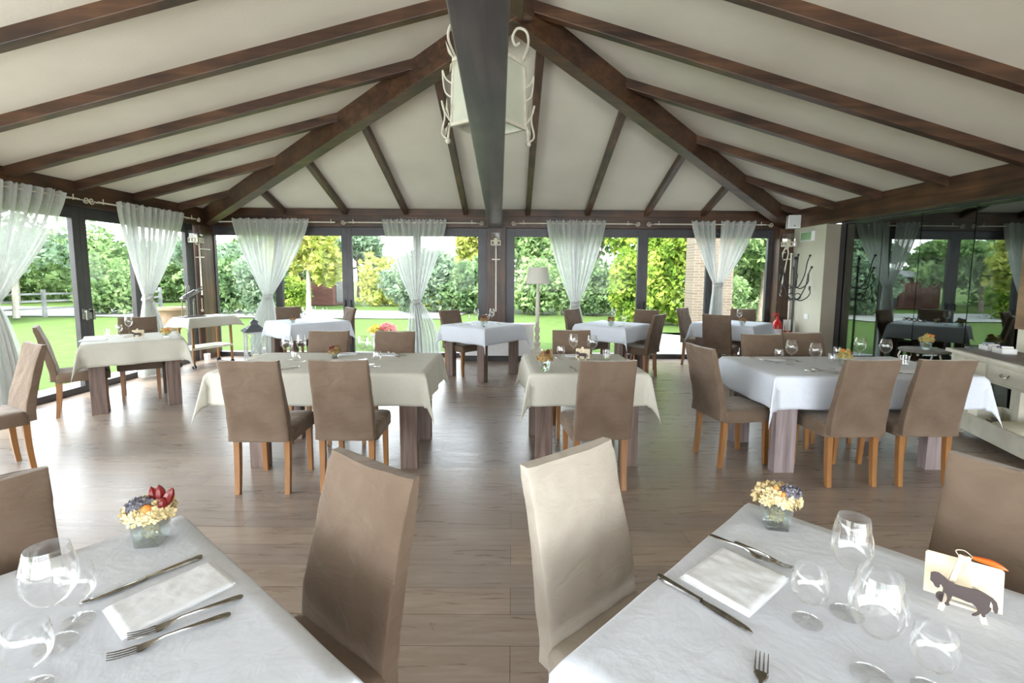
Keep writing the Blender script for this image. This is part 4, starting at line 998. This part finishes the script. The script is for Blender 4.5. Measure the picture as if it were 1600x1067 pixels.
MB().frustum(0, 0, .60, .37, .37, 0, 0, .66, .24, .24).frustum(0, 0, .66, .22, .22, 0, 0, .71, .12, .12).frustum(0, 0, .71, .10, .10, 0, 0, .76, .10, .10).frustum(0, 0, .76, .13, .13, 0, 0, .80, .03, .03).tube([(0, 0, .80), (0, 0, .83)], .010).build('roof', M_groof, ln, smooth=False)
MB().lathe([(0, .04), (.045, .04), (.045, .20), (0, .20)], 16).build('candle', M_candle, ln)

# ---------------------------------------------------------------- right corner: coat stand, pole, extinguisher, speaker, sign, switch
co = thing('coat_stand', 'black wrought iron coat stand with curled hooks in the right corner', 'coat stand', (4.80, 8.10, 0))
MB().tube([(0, 0, .05), (0, 0, 1.86)], .018, 10).sphere((0, 0, 1.88), .032).lathe([(.03, .05), (.05, .06), (.03, .09)], 12).build('pole', M_iron_b, co)
for k in range(3):
    a = k * 2 * PI / 3 + .4; MB().tube(spline([(0, 0, .12), (.12 * math.cos(a), .12 * math.sin(a), .16), (.20 * math.cos(a), .20 * math.sin(a), .02)], 12), .012, 7).build('foot', M_iron_b, co)
for k in range(6):
    a = k * PI / 3 + .1; ca, sa = math.cos(a), math.sin(a); zz = 1.62 if k % 2 == 0 else 1.42
    q = [(.0, zz - .25), (.09, zz - .20), (.18, zz - .02), (.22, zz + .20), (.26, zz + .30)]
    MB().tube(spline([(r_ * ca * .95, r_ * sa * .95, z) for r_, z in q], 16), .009, 7).sphere((.25 * ca, .25 * sa, zz + .31), .020).build('hook', M_iron_b, co)
    q = [(.0, zz - .20), (.10, zz - .25), (.20, zz - .20), (.25, zz - .12), (.24, zz - .05)]
    MB().tube(spline([(r_ * ca, r_ * sa, z) for r_, z in q], 16), .009, 7).tube([(.24 * ca, .24 * sa, zz - .07), (.24 * ca, .24 * sa, zz)], .016, 8).build('hook', M_iron_b, co)
    if k % 2: MB().tube(spline([(.06 * ca + .05 * math.cos(b_) * ca, .06 * sa + .05 * math.cos(b_) * sa, zz - .18 + .05 * math.sin(b_)) for b_ in [i * .7 for i in range(10)]], 24), .007, 6).build('scroll', M_iron_b, co)
po = thing('curtain_pole', 'pale metal pole leaning in the corner beside the coat stand', 'pole', (4.93, 8.42, 0))
MB().tube([(0, 0, .0), (.03, .10, 1.95)], .014, 10).sphere((.03, .10, 1.97), .022).build('shaft', M_iron_w, po)
fe = thing('fire_extinguisher', 'red fire extinguisher with a white label hanging by the corner column', 'fire extinguisher', (4.80, 8.55, 0))
MB().lathe([(0, .30), (.07, .30), (.078, .32), (.078, .70), (.06, .76), (.03, .79), (.025, .82), (0, .82)], 22).build('cylinder', M_red, fe)
MB().lathe([(.0785, .40), (.0795, .41), (.0795, .62), (.0785, .63)], 22).build('label', M_whitep, fe)
MB().lathe([(.022, .81), (.022, .85), (0, .855)], 10).box(-.10, .02, -.012, .012, .86, .875).box(-.09, .02, -.01, .01, .895, .91).build('valve', M_red, fe)
MB().tube(spline([(.02, 0, .84), (.09, -.01, .82), (.12, -.02, .68), (.115, -.02, .50)], 16), .012, 7).build('hose', M_iron_b, fe)
MB().box(-.03, .03, .07, .20, .58, .64).build('bracket', M_iron_b, fe, smooth=False)
ntc = thing('notice_board', 'small white notice plate beside the fire extinguisher', 'notice', (4.97, 8.52, 0))
MB().box(-.075, .075, .0, .008, .56, .80).build('plate', M_whitep, ntc, smooth=False); MB().box(-.075, .075, -.002, .0, .56, .60).build('red_band', M_red, ntc, smooth=False)
spk = thing('speaker', 'small white loudspeaker under the ceiling in the right corner', 'speaker', (4.95, 8.50, 0), R(-14))
MB().box(-.10, .10, -.07, .09, 2.415, 2.645).build('cabinet', M_whitep, spk, smooth=False, bevel=.012)
MB().box(-.088, .088, -.075, -.069, 2.43, 2.63).build('grille', plain('pale_grey_grille', (.55, .55, .53), .7), spk, smooth=False, bevel=.006)
MB().box(-.012, .012, -.078, -.074, 2.452, 2.468).build('badge', M_iron_b, spk, smooth=False)
MB().box(-.02, .02, .08, .20, 2.52, 2.56).build('bracket', M_alu, spk, smooth=False)
em = thing('emergency_light', 'green tinted emergency light box high on the cream wall', 'emergency light', (5.1, 8.28, 0))
MB().box(-.05, 0, -.17, .17, 2.18, 2.35).build('housing', M_whitep, em, smooth=False, bevel=.006)
MB().box(-.055, -.049, -.14, .14, 2.20, 2.33).build('diffuser', plain('green_plastic', (.25, .42, .22), .25), em, smooth=False)
sw = thing('light_switch', 'white square switch plate on the cream wall', 'switch', (5.1, 8.20, 0))
MB().box(-.010, 0, -.055, .055, .84, .93).build('plate', M_whitep, sw, smooth=False, bevel=.003)
MB().box(-.014, -.009, -.035, .035, .86, .91).build('rocker', M_whitep, sw, smooth=False, bevel=.002)

# ---------------------------------------------------------------- cream console, garden table, things on them
cu = Vector((-.284, -.959, 0)); P0 = Vector((4.60, 4.93, 0)); ca_ = math.atan2(cu.y, cu.x)
cn = thing('console_table', 'cream painted console with drawers and a tray shelf at the right edge', 'console', P0, ca_)   # local x runs towards the viewer, local y into the wall side
W_, D_, Hc = 1.7, .52, .85
MB().box(-.03, W_, -.03, D_, Hc - .035, Hc).build('edge', M_creamf, cn, smooth=False, bevel=.006)
MB().box(.0, W_ - .02, .0, D_ - .03, Hc, Hc + .006).build('grey_top', M_greytop, cn, smooth=False)
MB().box(.01, W_ - .03, .012, D_ - .02, Hc - .23, Hc - .035).build('apron', M_creamf, cn, smooth=False)
for k in range(3):
    x0 = .09 + k * .52; dwr = MB().box(x0, x0 + .47, -.004, .02, Hc - .205, Hc - .06).build('drawer', M_creamf, cn, smooth=False, bevel=.004)
    MB().tube(spline([(x0 + .19, -.006, Hc - .115), (x0 + .19, -.02, Hc - .135), (x0 + .235, -.026, Hc - .145), (x0 + .28, -.02, Hc - .135), (x0 + .28, -.006, Hc - .115)], 14), .005, 6).build('handle', M_silver, dwr)
for x0 in (.25, W_ - .35):
    for y0 in (.02, D_ - .10): MB().box(x0, x0 + .085, y0, y0 + .08, .26, Hc - .23).build('leg', M_creamf, cn, smooth=False, bevel=.003)
MB().box(.0, W_ - .03, -.01, D_ - .02, .085, .11).box(0, W_ - .03, -.012, .012, .085, .26).box(0, .022, 0, D_ - .02, .085, .26).box(0, W_ - .03, D_ - .04, D_ - .02, .085, .26).box(.25, .335, .02, .1, .11, .27).box(.25, .335, D_ - .10, D_ - .02, .11, .27).build('tray_shelf', M_creamf, cn, smooth=False)
for x0 in (.06, W_ - .16):
    for y0 in (.03, D_ - .12): MB().box(x0, x0 + .09, y0, y0 + .08, 0, .085).build('foot', M_creamf, cn, smooth=False)
def cl2w(x, y, z): v = P0 + cu * x + Vector((-cu.y, cu.x, 0)) * y; return (v.x, v.y, z)
for k in range(2):
    bx_ = thing('sugar_tray', ['white tray of sugar sachets, the farther one on the console', 'white tray of packets, the nearer one on the console'][k], 'tray', cl2w(.10 + k * .20, .28 , Hc + .006), ca_)
    MB().box(-.07, .07, -.06, .06, 0, .01).box(-.07, .07, -.06, -.052, 0, .05).box(-.07, .07, .052, .06, 0, .05).box(-.07, -.062, -.06, .06, 0, .05).box(.062, .07, -.06, .06, 0, .05).build('tray', M_whitep, bx_, smooth=False)
    rnd = random.Random(k); 
    for q in range(9):
        col = [M_whitep, plain('blue_paper', (.10, .16, .42), .6), M_chili, M_creamf][q % 4]
        MB().cbox(-.05 + q * .0125, 0, .035, .006, .09, .055, Matrix.Rotation(rnd.uniform(-.25, .25), 4, 'Y')).build('sachet', col, bx_, smooth=False)
cu_ = tag(MB().sphere((0, 0, 0), 1, 18, 12).build('cushion', noisy('cream_cushion_cloth', (.6, .56, .42), (.7, .66, .52), scale=4, rough=.9), None), 'cream cushion lying in the shelf of the console', 'cushion')
cu_.scale = (.26, .19, .07); cu_.location = cl2w(.62, .24, .19); cu_.rotation_euler = (.1, -.15, ca_)
bk_ = thing('cutlery_tray', 'grey tray of cutlery in the shelf of the console', 'tray', cl2w(.20, .25, .112), ca_)
MB().box(-.14, .14, -.13, .13, 0, .012).box(-.14, .14, -.13, -.12, 0, .05).box(-.14, .14, .12, .13, 0, .05).build('tray', plain('grey_plastic', (.3, .3, .32), .5), bk_, smooth=False)
for k in range(4): MB().box(-.1, .1, -.10 + k * .05, -.07 + k * .05, .012, .03).build('cutlery', M_steel, bk_, smooth=False)
gt = thing('garden_table', 'small round grey iron table beside the console', 'table', (4.93, 5.62, 0))
MB().lathe([(0, .70), (.235, .70), (.245, .71), (.245, .722), (.235, .73), (0, .73)], 36).build('tabletop', M_greytop, gt)
for k in range(3):
    a = k * 2 * PI / 3 + 2.6; ca2, sa2 = math.cos(a), math.sin(a)
    MB().tube(spline([(r_ * ca2, r_ * sa2, z) for r_, z in [(.22, .69), (.235, .62), (.17, .56), (.05, .5), (.04, .3), (.14, .1), (.22, .01)]], 26), .010, 7).build('leg', M_iron_w, gt)
MB().tube([(.12 * math.cos(i * PI / 12), .12 * math.sin(i * PI / 12), .52) for i in range(25)], .007, 6).build('ring', M_iron_w, gt)
vase(4.93, 5.60, 'vase of yellow dried flowers on the small round iron table', 'yellow', .3, 1.25, z=.732, seed=31, det=.5)
hc = thing('wooden_chair', 'orange wooden chair with a heart cut out, seen beyond the partition', 'chair', (5.85, 5.35, 0), R(-12))
for sx in (-.19, .19): MB().box(sx - .02, sx + .02, -.22, -.18, 0, .86).build('leg', M_oak, hc, smooth=False)
for sx in (-.18, .18): MB().box(sx - .02, sx + .02, .16, .20, 0, .44).build('leg', M_oak, hc, smooth=False)
MB().box(-.21, .21, -.22, .22, .44, .47).build('seat', M_oak, hc, smooth=False)
hp = MB(); arc = [(-.21, 0), (.21, 0), (.21, .10), (.12, .155), (0, .175), (-.12, .155), (-.21, .10)]
hp.prism(arc, -.012, .012, Matrix.Translation((0, -.205, .72)) @ Matrix.Rotation(R(90), 4, 'X')); hp.build('backrest', M_oak, hc, smooth=False)
ht = []
for k in range(20):
    a = k / 20 * 2 * PI; ht.append((.0022 * 16 * math.sin(a) ** 3 , .0022 * (13 * math.cos(a) - 5 * math.cos(2 * a) - 2 * math.cos(3 * a) - math.cos(4 * a)) + .09))
MB().prism(ht, -.0135, .0135, Matrix.Translation((0, -.205, .72)) @ Matrix.Rotation(R(90), 4, 'X')).build('heart_cutout', M_dark, hc, smooth=False)

# ---------------------------------------------------------------- garden
def leafmat(name, c0, c1, c2, tr=.35):
    m_, t, o = newmat(name); d = N(t, 'ShaderNodeBsdfDiffuse'); tl = N(t, 'ShaderNodeBsdfTranslucent'); mx = N(t, 'ShaderNodeMixShader'); mx.inputs[0].default_value = tr
    v = coords(t); n = N(t, 'ShaderNodeTexNoise', Scale=1.8, Detail=6); t.links.new(v, n.inputs['Vector'])
    r_ = ramp(t, n.outputs['Fac'], [(.35, c0), (.5, c1), (.66, c2)]); t.links.new(r_, d.inputs[0]); t.links.new(r_, tl.inputs[0])
    t.links.new(d.outputs[0], mx.inputs[1]); t.links.new(tl.outputs[0], mx.inputs[2]); t.links.new(mx.outputs[0], o.inputs[0]); return m_
L_mid = leafmat('mid_green_leaves', (.10, .155, .07), (.20, .30, .12), (.33, .45, .19)) #(0.072, 0.134, 0.050), (0.142, 0.251, 0.084), (0.251, 0.385, 0.134))
L_dark = leafmat('dark_green_leaves', (.07, .12, .06), (.13, .21, .09), (.23, .33, .15)) #(0.038, 0.084, 0.038), (0.084, 0.159, 0.068), (0.167, 0.267, 0.109))
L_lime = leafmat('yellow_green_leaves', (0.099, 0.186, 0.031), (0.223, 0.322, 0.050), (0.384, 0.459, 0.099))
L_grey = leafmat('silvery_leaves', (0.109, 0.159, 0.100), (0.201, 0.285, 0.184), (0.335, 0.419, 0.285))
L_yel = leafmat('autumn_yellow_leaves', (0.209, 0.251, 0.058), (0.385, 0.419, 0.109), (0.552, 0.518, 0.151))
M_bark = noisy('grey_bark', (.13, .10, .08), (.26, .21, .17), scale=5, rough=.9, stretch=(4, 4, 1))
M_bark_p = noisy('pale_bark', (.34, .30, .25), (.50, .46, .40), scale=5, rough=.9, stretch=(4, 4, 1))
def leaf_cloud(blobs, n, size, seed, dens=1.0):
    rg = np.random.default_rng(seed); vol = np.array([b[3] * b[4] * b[5] for b in blobs]) ** (2 / 3); cnt = (vol / vol.sum() * n).astype(int) + 1
    P = []
    for b, c in zip(blobs, cnt):
        d = rg.normal(size=(c, 3)); d /= np.linalg.norm(d, axis=1)[:, None]; r_ = rg.random(c) ** .33 * .45 + .62
        r_ *= 1 + .22 * np.sin(d[:, 0] * 7 + b[0]) * np.cos(d[:, 2] * 6 + b[1] * 2) + .12 * np.sin(d[:, 1] * 13)
        P.append(np.array(b[:3]) + d * r_[:, None] * np.array(b[3:6]))
    P = np.concatenate(P); P = P[P[:, 2] > .02]; m_ = len(P)
    a = rg.normal(size=(m_, 3)); a /= np.linalg.norm(a, axis=1)[:, None]; b = rg.normal(size=(m_, 3)); b -= (a * b).sum(1)[:, None] * a; b /= np.linalg.norm(b, axis=1)[:, None]
    s = size * (.6 + .8 * rg.random(m_))[:, None]
    V = np.stack([P - a * s, P + b * s * .55, P + a * s, P - b * s * .55], 1).reshape(-1, 3)
    return V, m_
def leafmesh(name, V, n, mat):
    me = bpy.data.meshes.new(name); me.vertices.add(n * 4); me.vertices.foreach_set('co', V.astype(np.float32).ravel())
    me.loops.add(n * 4); me.loops.foreach_set('vertex_index', np.arange(n * 4, dtype=np.int32)); me.polygons.add(n)
    me.polygons.foreach_set('loop_start', np.arange(0, n * 4, 4, dtype=np.int32)); me.update(calc_edges=True); me.materials.append(mat); me.validate(); return me
def plant(name, label, cat, x, y, blobs, n, size, mat, seed, trunk=None, bark=None, group=None, parts=('foliage', 'trunk')):
    t = thing(name, label, cat, (x, y, -.05), group=group)
    V, k = leaf_cloud(blobs, n, size, seed); o = bpy.data.objects.new(parts[0], leafmesh(parts[0], V, k, mat)); C.objects.link(o); o.parent = t
    if trunk:
        mb = MB(); rnd = random.Random(seed); h, r_ = trunk
        mb.tube(spline([(0, 0, 0), (.05, 0, h * .5), (0, 0, h)], 8), lambda v: r_ * (1 - .5 * v), 8)
        for b in blobs[:7]: mb.tube(spline([(0, 0, h * .7), (b[0] * .4, b[1] * .4, (h * .8 + b[2]) / 2), (b[0], b[1], b[2])], 7), lambda v: r_ * .4 * (1 - .8 * v), 5)
        mb.build(parts[1], bark or M_bark, t)
    return t
def blobset(rnd, n, w_, d_, z0, z1, r_):
    return [(rnd.uniform(-w_, w_), rnd.uniform(-d_, d_), rnd.uniform(z0, z1), r_ * rnd.uniform(.7, 1.2), r_ * rnd.uniform(.7, 1.2), r_ * rnd.uniform(.6, 1.0)) for _ in range(n)]

# lawn, terrace, path, drive
M_grass = noisy('lawn_grass', (.055, .090, .022), (.085, .130, .034), scale=3.2, rough=.95, bump=.4, bscale=60, spec=.1, stretch=(1, 2.2, 1))
lw_ = MB(); lw_.add([(-70, -30, -.09), (70, -30, -.09), (70, 90, -.09), (-70, 90, -.09)], [(0, 1, 2, 3)])
o = lw_.build('lawn', M_grass, None, False); o['kind'] = 'structure'; o['label'] = 'bright green lawn around the building'
M_pave = noisy('pale_paving', (.34, .33, .31), (.45, .44, .42), scale=4, rough=.9)
struct('terrace', MB().box(-6.35, XR + .6, 8.99, 9.62, -.1, -.01).box(-6.35, XL - .12, YB - 1, 8.99, -.1, -.01).box(-9, 9, YB - 9, YB - 1, -.1, -.01), M_pave, 'pale stone strip outside the windows, plus unseen rear paving added for bounced light', smooth=False)  # wide rear slab is unseen, added to bounce light into the room
ph_ = MB(); ph_.add([(2.9, 9.63, -.075), (5.3, 9.63, -.075), (6.2, 13.6, -.075), (4.0, 13.6, -.075)], [(0, 1, 2, 3)]); ph_.add([(4.0, 13.6, -.075), (6.2, 13.6, -.075), (11, 13.9, -.075), (11, 12.0, -.075), (6.0, 11.8, -.075)], [(0, 4, 3, 2, 1)])
struct('path', ph_, noisy('slate_path', (.13, .125, .115), (.24, .23, .21), scale=9, rough=.9, stretch=(1, .5, 1)), 'flagstone path crossing the lawn', smooth=False)
dv = MB(); dv.add([(-40, 17.5, -.06), (-2.3, 17.2, -.06), (-1.8, 20.5, -.06), (-40, 23, -.06)], [(0, 1, 2, 3)])
struct('drive', dv, noisy('white_gravel', (.24, .235, .225), (.33, .325, .315), scale=30, rough=.95), 'pale gravel drive beyond the lawn', smooth=False)
rnd = random.Random(5)
# trees in the front view, far to near
def hedge(label, x0, x1, y, h, d_, mat, seed, n=5000, size=.10, name='hedge', cat='hedge'):
    rn = random.Random(seed); cx = (x0 + x1) / 2; k = max(3, int((x1 - x0) / .9)); bl_ = []
    for i in range(k):
        bx = x0 + (x1 - x0) * (i + .5) / k - cx
        for z in (h * .28, h * .62): bl_.append((bx + rn.uniform(-.2, .2), rn.uniform(-.2, .2), z, .75, d_, h * .36))
    return plant(name, label, cat, cx, y, bl_, n, size, mat, seed)
hedge('clipped green hedge behind the gravel drive, right of the red shed', -7.4, -1.9, 24.5, 2.5, .8, L_yel, 41, 7000, .13)
hedge('long dark hedge far left beyond the lawn', -34, -16, 27, 3.2, 1.2, L_mid, 42, 9000, .20)
def bush(label, x, y, w_, h, mat, seed, n=4500, size=.085, name='bush', cat='bush', group='garden bushes', **k):
    rn = random.Random(seed); bl_ = [(0, 0, h * .45, w_ * .8, w_ * .7, h * .5)] + [(rn.uniform(-.5, .5) * w_, rn.uniform(-.4, .4) * w_, rn.uniform(.3, .78) * h, w_ * .45, w_ * .45, h * .24) for _ in range(9)]
    return plant(name, label, cat, x, y, bl_, n, size, mat, seed, group=group, **k)
def tree(label, x, y, h, w_, mat, seed, n=6500, size=.11, trunk=.10, zc=.62, bark=None, nb=14):
    rn = random.Random(seed); bl_ = [(rn.uniform(-.75, .75) * w_, rn.uniform(-.7, .7) * w_, h * rn.uniform(zc - .22, .93), w_ * rn.uniform(.25, .42), w_ * rn.uniform(.25, .42), h * rn.uniform(.09, .15)) for _ in range(nb)]
    return plant('tree', label, 'tree', x, y, bl_, n, size, mat, seed, (h * .62, trunk), bark, 'garden trees')
bush('rounded grey green bush behind the lawn, left of the middle column', -3.9, 20.4, 1.75, 2.5, L_grey, 51, 7000, .10)
bush('dense green bush behind the lawn just left of the middle column', -1.6, 20.4, 1.6, 2.3, L_dark, 52, 6500, .10)
tree('yellowish tree rising behind the bushes left of the middle column', -1.7, 22.5, 4.3, 1.15, L_yel, 53, 5000, .11)
tree('slender maple with a pale trunk on the lawn before the red shed', -7.15, 16.6, 4.0, 1.35, L_yel, 54, 3600, .12, .10, .66, M_bark_p, 12)
bush('yellow green shrub beside the pale trunk of the maple', -8.6, 18.4, .8, 1.5, L_lime, 55, 2600, .08)
bush('silvery shrub left of the knotted curtain in the far left front window', -9.5, 18.0, .9, 2.2, L_grey, 56, 3800, .08)
bush('dark green shrub outside, beside the left corner column', -11.2, 19.0, 1.2, 2.2, L_dark, 57, 4000, .10)
tree('green tree seen through the far left front window', -10.6, 21.5, 3.6, 1.8, L_mid, 58, 5500, .13)
tree('green tree behind the far left curtain', -8.6, 26.5, 4.2, 1.7, L_grey, 59, 5000, .13)
bush('green bush behind the floor lamp', 1.3, 19.8, 1.7, 2.6, L_mid, 60, 7000, .10)
tree('pale green tree behind the floor lamp', 1.0, 21.6, 4.6, 2.1, L_mid, 61, 9000, .12, nb=20)
bush('dark bush beyond the lawn right of the floor lamp', 3.4, 19.6, 1.4, 2.1, L_dark, 62, 5500, .10)
tree('green tree behind the curtain right of the floor lamp', 3.9, 22.0, 5.0, 2.0, L_mid, 63, 8000, .12, nb=18)
bush('bright yellow green climber in the right hand window, upper mass', 5.4, 15.9, 1.15, 4.2, L_lime, 64, 8500, .10)
bush('yellow green climber beside the window mullion', 4.0, 16.3, .75, 2.4, L_lime, 65, 4500, .09)
bush('green shrub with pink blossom in the right hand window', 6.4, 14.8, .9, 1.6, L_mid, 66, 4500, .07)
tree('tall yellow green tree filling the right hand window', 5.9, 18.2, 5.8, 2.2, L_lime, 67, 9000, .13, nb=20)
bush('dense bush seen through the last front window right of the brick pillar', 9.3, 18.6, 1.4, 2.5, L_mid, 68, 6000, .10)
tree('tree with dark branches in the last front window', 8.9, 17.0, 4.6, 1.4, L_mid, 69, 4500, .10, .09, .7)
tree('background tree in the last front window', 11.5, 23, 5.5, 2.2, L_dark, 70, 7000, .14, nb=18)
tree('background tree above the gravel drive', -13.5, 27, 3.9, 2.2, L_mid, 71, 6500, .15, nb=18)
# left side garden (seen through the left windows)
k = 80
for (x, y, h, w_, mt, n_, lab) in [(-17.5, 19.5, 3.2, 1.8, L_mid, 3000, 'green tree seen through the left windows near the corner'), (-17.2, 16.4, 4.3, 1.7, L_grey, 1300, 'thin crowned tree behind the left window mullion'), (-19.5, 15.6, 2.9, 1.9, L_yel, 3000, 'pale green tree in the leftmost window'),
                               (-25, 24, 3.4, 2.2, L_mid, 3600, 'distant tree through the left windows'), (-14.5, 22.5, 3.3, 1.8, L_grey, 3000, 'silvery tree through the left windows')]:
    tree(lab, x, y, h, w_, mt, k, n_, .12, .10, .62, M_bark_p if k % 2 else None, 15); k += 1
for (x, y, w_, h, mt, lab) in [(-15.8, 18.6, 1.3, 1.9, L_mid, 'low bush through the left windows near the corner'), (-17.6, 14.4, 1.4, 1.9, L_lime, 'light green bush left of the window mullion'), (-21.5, 17.5, 1.7, 2.3, L_mid, 'green bush in the leftmost window'),
                               (-20, 26.0, 1.8, 2.4, L_mid, 'distant bush through the left windows')]:
    bush(lab, x, y, w_, h, mt, k, 4500, .10); k += 1
hg = hedge('long hedge along the left side of the garden', -9, 9, 0, 2.8, 1.2, L_mid, 99, 9000, .20); hg.rotation_euler = (0, 0, R(90)); hg.location = (-29, 17, -.05)
# white rail fence in the left garden
M_fence = noisy('weathered_white_fence', (.16, .16, .16), (.30, .30, .29), scale=3, rough=.8)
fn = thing('fence', 'white rail fence behind the left hand lawn', 'fence', (0, 0, -.09))
p, q = Vector((-15.2, 20.5, 0)), Vector((-21.5, 9.0, 0)); dd = q - p
for z in (.35, .62, .88): MB().beam(p + Vector((0, 0, z)), q + Vector((0, 0, z)), .05, .07).build('rail', M_fence, fn, smooth=False)
for i in range(8):
    c = p + dd * i / 7; MB().cbox(c.x, c.y, .5, .10, .10, 1.0).build('post', M_fence, fn, smooth=False)
# red shed
sh = thing('shed', 'small red plank shed beyond the gravel drive', 'shed', (-10.0, 24.0, -.06), R(-8))
M_shed = noisy('red_planks', (.115, .042, .034), (.18, .075, .060), scale=3, rough=.8, stretch=(.4, 1, 9))
MB().box(-1.1, 1.0, 0, 2.2, 0, 1.55).build('wall', M_shed, sh, smooth=False)
MB().add([(-1.3, -.2, 1.52), (1.25, -.2, 1.52), (1.25, 2.4, 1.9), (-1.3, 2.4, 1.9), (-1.3, -.2, 1.60), (1.25, -.2, 1.60), (1.25, 2.4, 1.98), (-1.3, 2.4, 1.98)], [(0, 3, 2, 1), (4, 5, 6, 7), (0, 1, 5, 4), (1, 2, 6, 5), (2, 3, 7, 6), (3, 0, 4, 7)]).build('roof', M_alu, sh, smooth=False)
MB().box(1.0, 1.03, .3, 1.1, .1, 1.45).build('door', M_alu, sh, smooth=False)
# brick pillar
m_, t_, o_ = newmat('pale_brick'); b_ = N(t_, 'ShaderNodeBsdfPrincipled', Roughness=.9); bk2 = t_.nodes.new('ShaderNodeTexBrick')
for kk, v in (('Scale', 1), ('Mortar Size', .012), ('Brick Width', .26), ('Row Height', .075)): bk2.inputs[kk].default_value = v
bk2.inputs['Color1'].default_value = (.105, .075, .05, 1); bk2.inputs['Color2'].default_value = (.14, .105, .072, 1); bk2.inputs['Mortar'].default_value = (.16, .14, .115, 1)
tc2 = t_.nodes.new('ShaderNodeTexCoord'); mp2 = t_.nodes.new('ShaderNodeMapping'); mp2.inputs['Rotation'].default_value = (R(90), 0, 0)
t_.links.new(tc2.outputs['Object'], mp2.inputs[0]); t_.links.new(mp2.outputs[0], bk2.inputs['Vector']); t_.links.new(bk2.outputs[0], b_.inputs['Base Color']); t_.links.new(b_.outputs[0], o_.inputs[0])
tag(MB().box(-.55, .55, -.3, .3, 0, 4.2).build('brick_pillar', m_, None, smooth=False), 'pale brick pillar outside, behind the two parted curtain panels', 'pillar').location = (5.52, 13.4, -.09)
# stone urn, flower planter, garden post
ur = thing('garden_urn', 'terracotta garden urn outside the left windows', 'urn', (-7.15, 9.95, -.1))
MB().lathe([(0, 0), (.16, 0), (.16, .06), (.09, .12), (.07, .30), (.10, .42), (.20, .56), (.235, .72), (.26, .86), (.30, .90), (.30, .95), (.25, .95), (.22, .85), (0, .8)], 26).build('bowl', M_terra, ur)
fp = thing('flower_planter', 'round planter of yellow and pink flowers on the terrace outside', 'planter', (-2.70, 9.85, -.09))
MB().lathe([(0, 0), (.17, 0), (.23, .38), (.255, .40), (.255, .44), (.22, .44), (.20, .40), (0, .39)], 26).build('pot', M_creamf, fp)
rnd = random.Random(4)
petals(150, .16, (-.14, 0, .46), .03, rnd, (1, 1, .8)).build('yellow_flowers', plain('yellow_bloom', (.80, .62, .08), .7), fp, False)
petals(170, .17, (.10, 0, .50), .03, rnd, (1, 1, .85)).build('pink_flowers', plain('pink_bloom', (.80, .22, .24), .7), fp, False)
petals(120, .20, (0, 0, .42), .03, rnd, (1.1, 1, .6)).build('leaves', L_dark, fp, False)
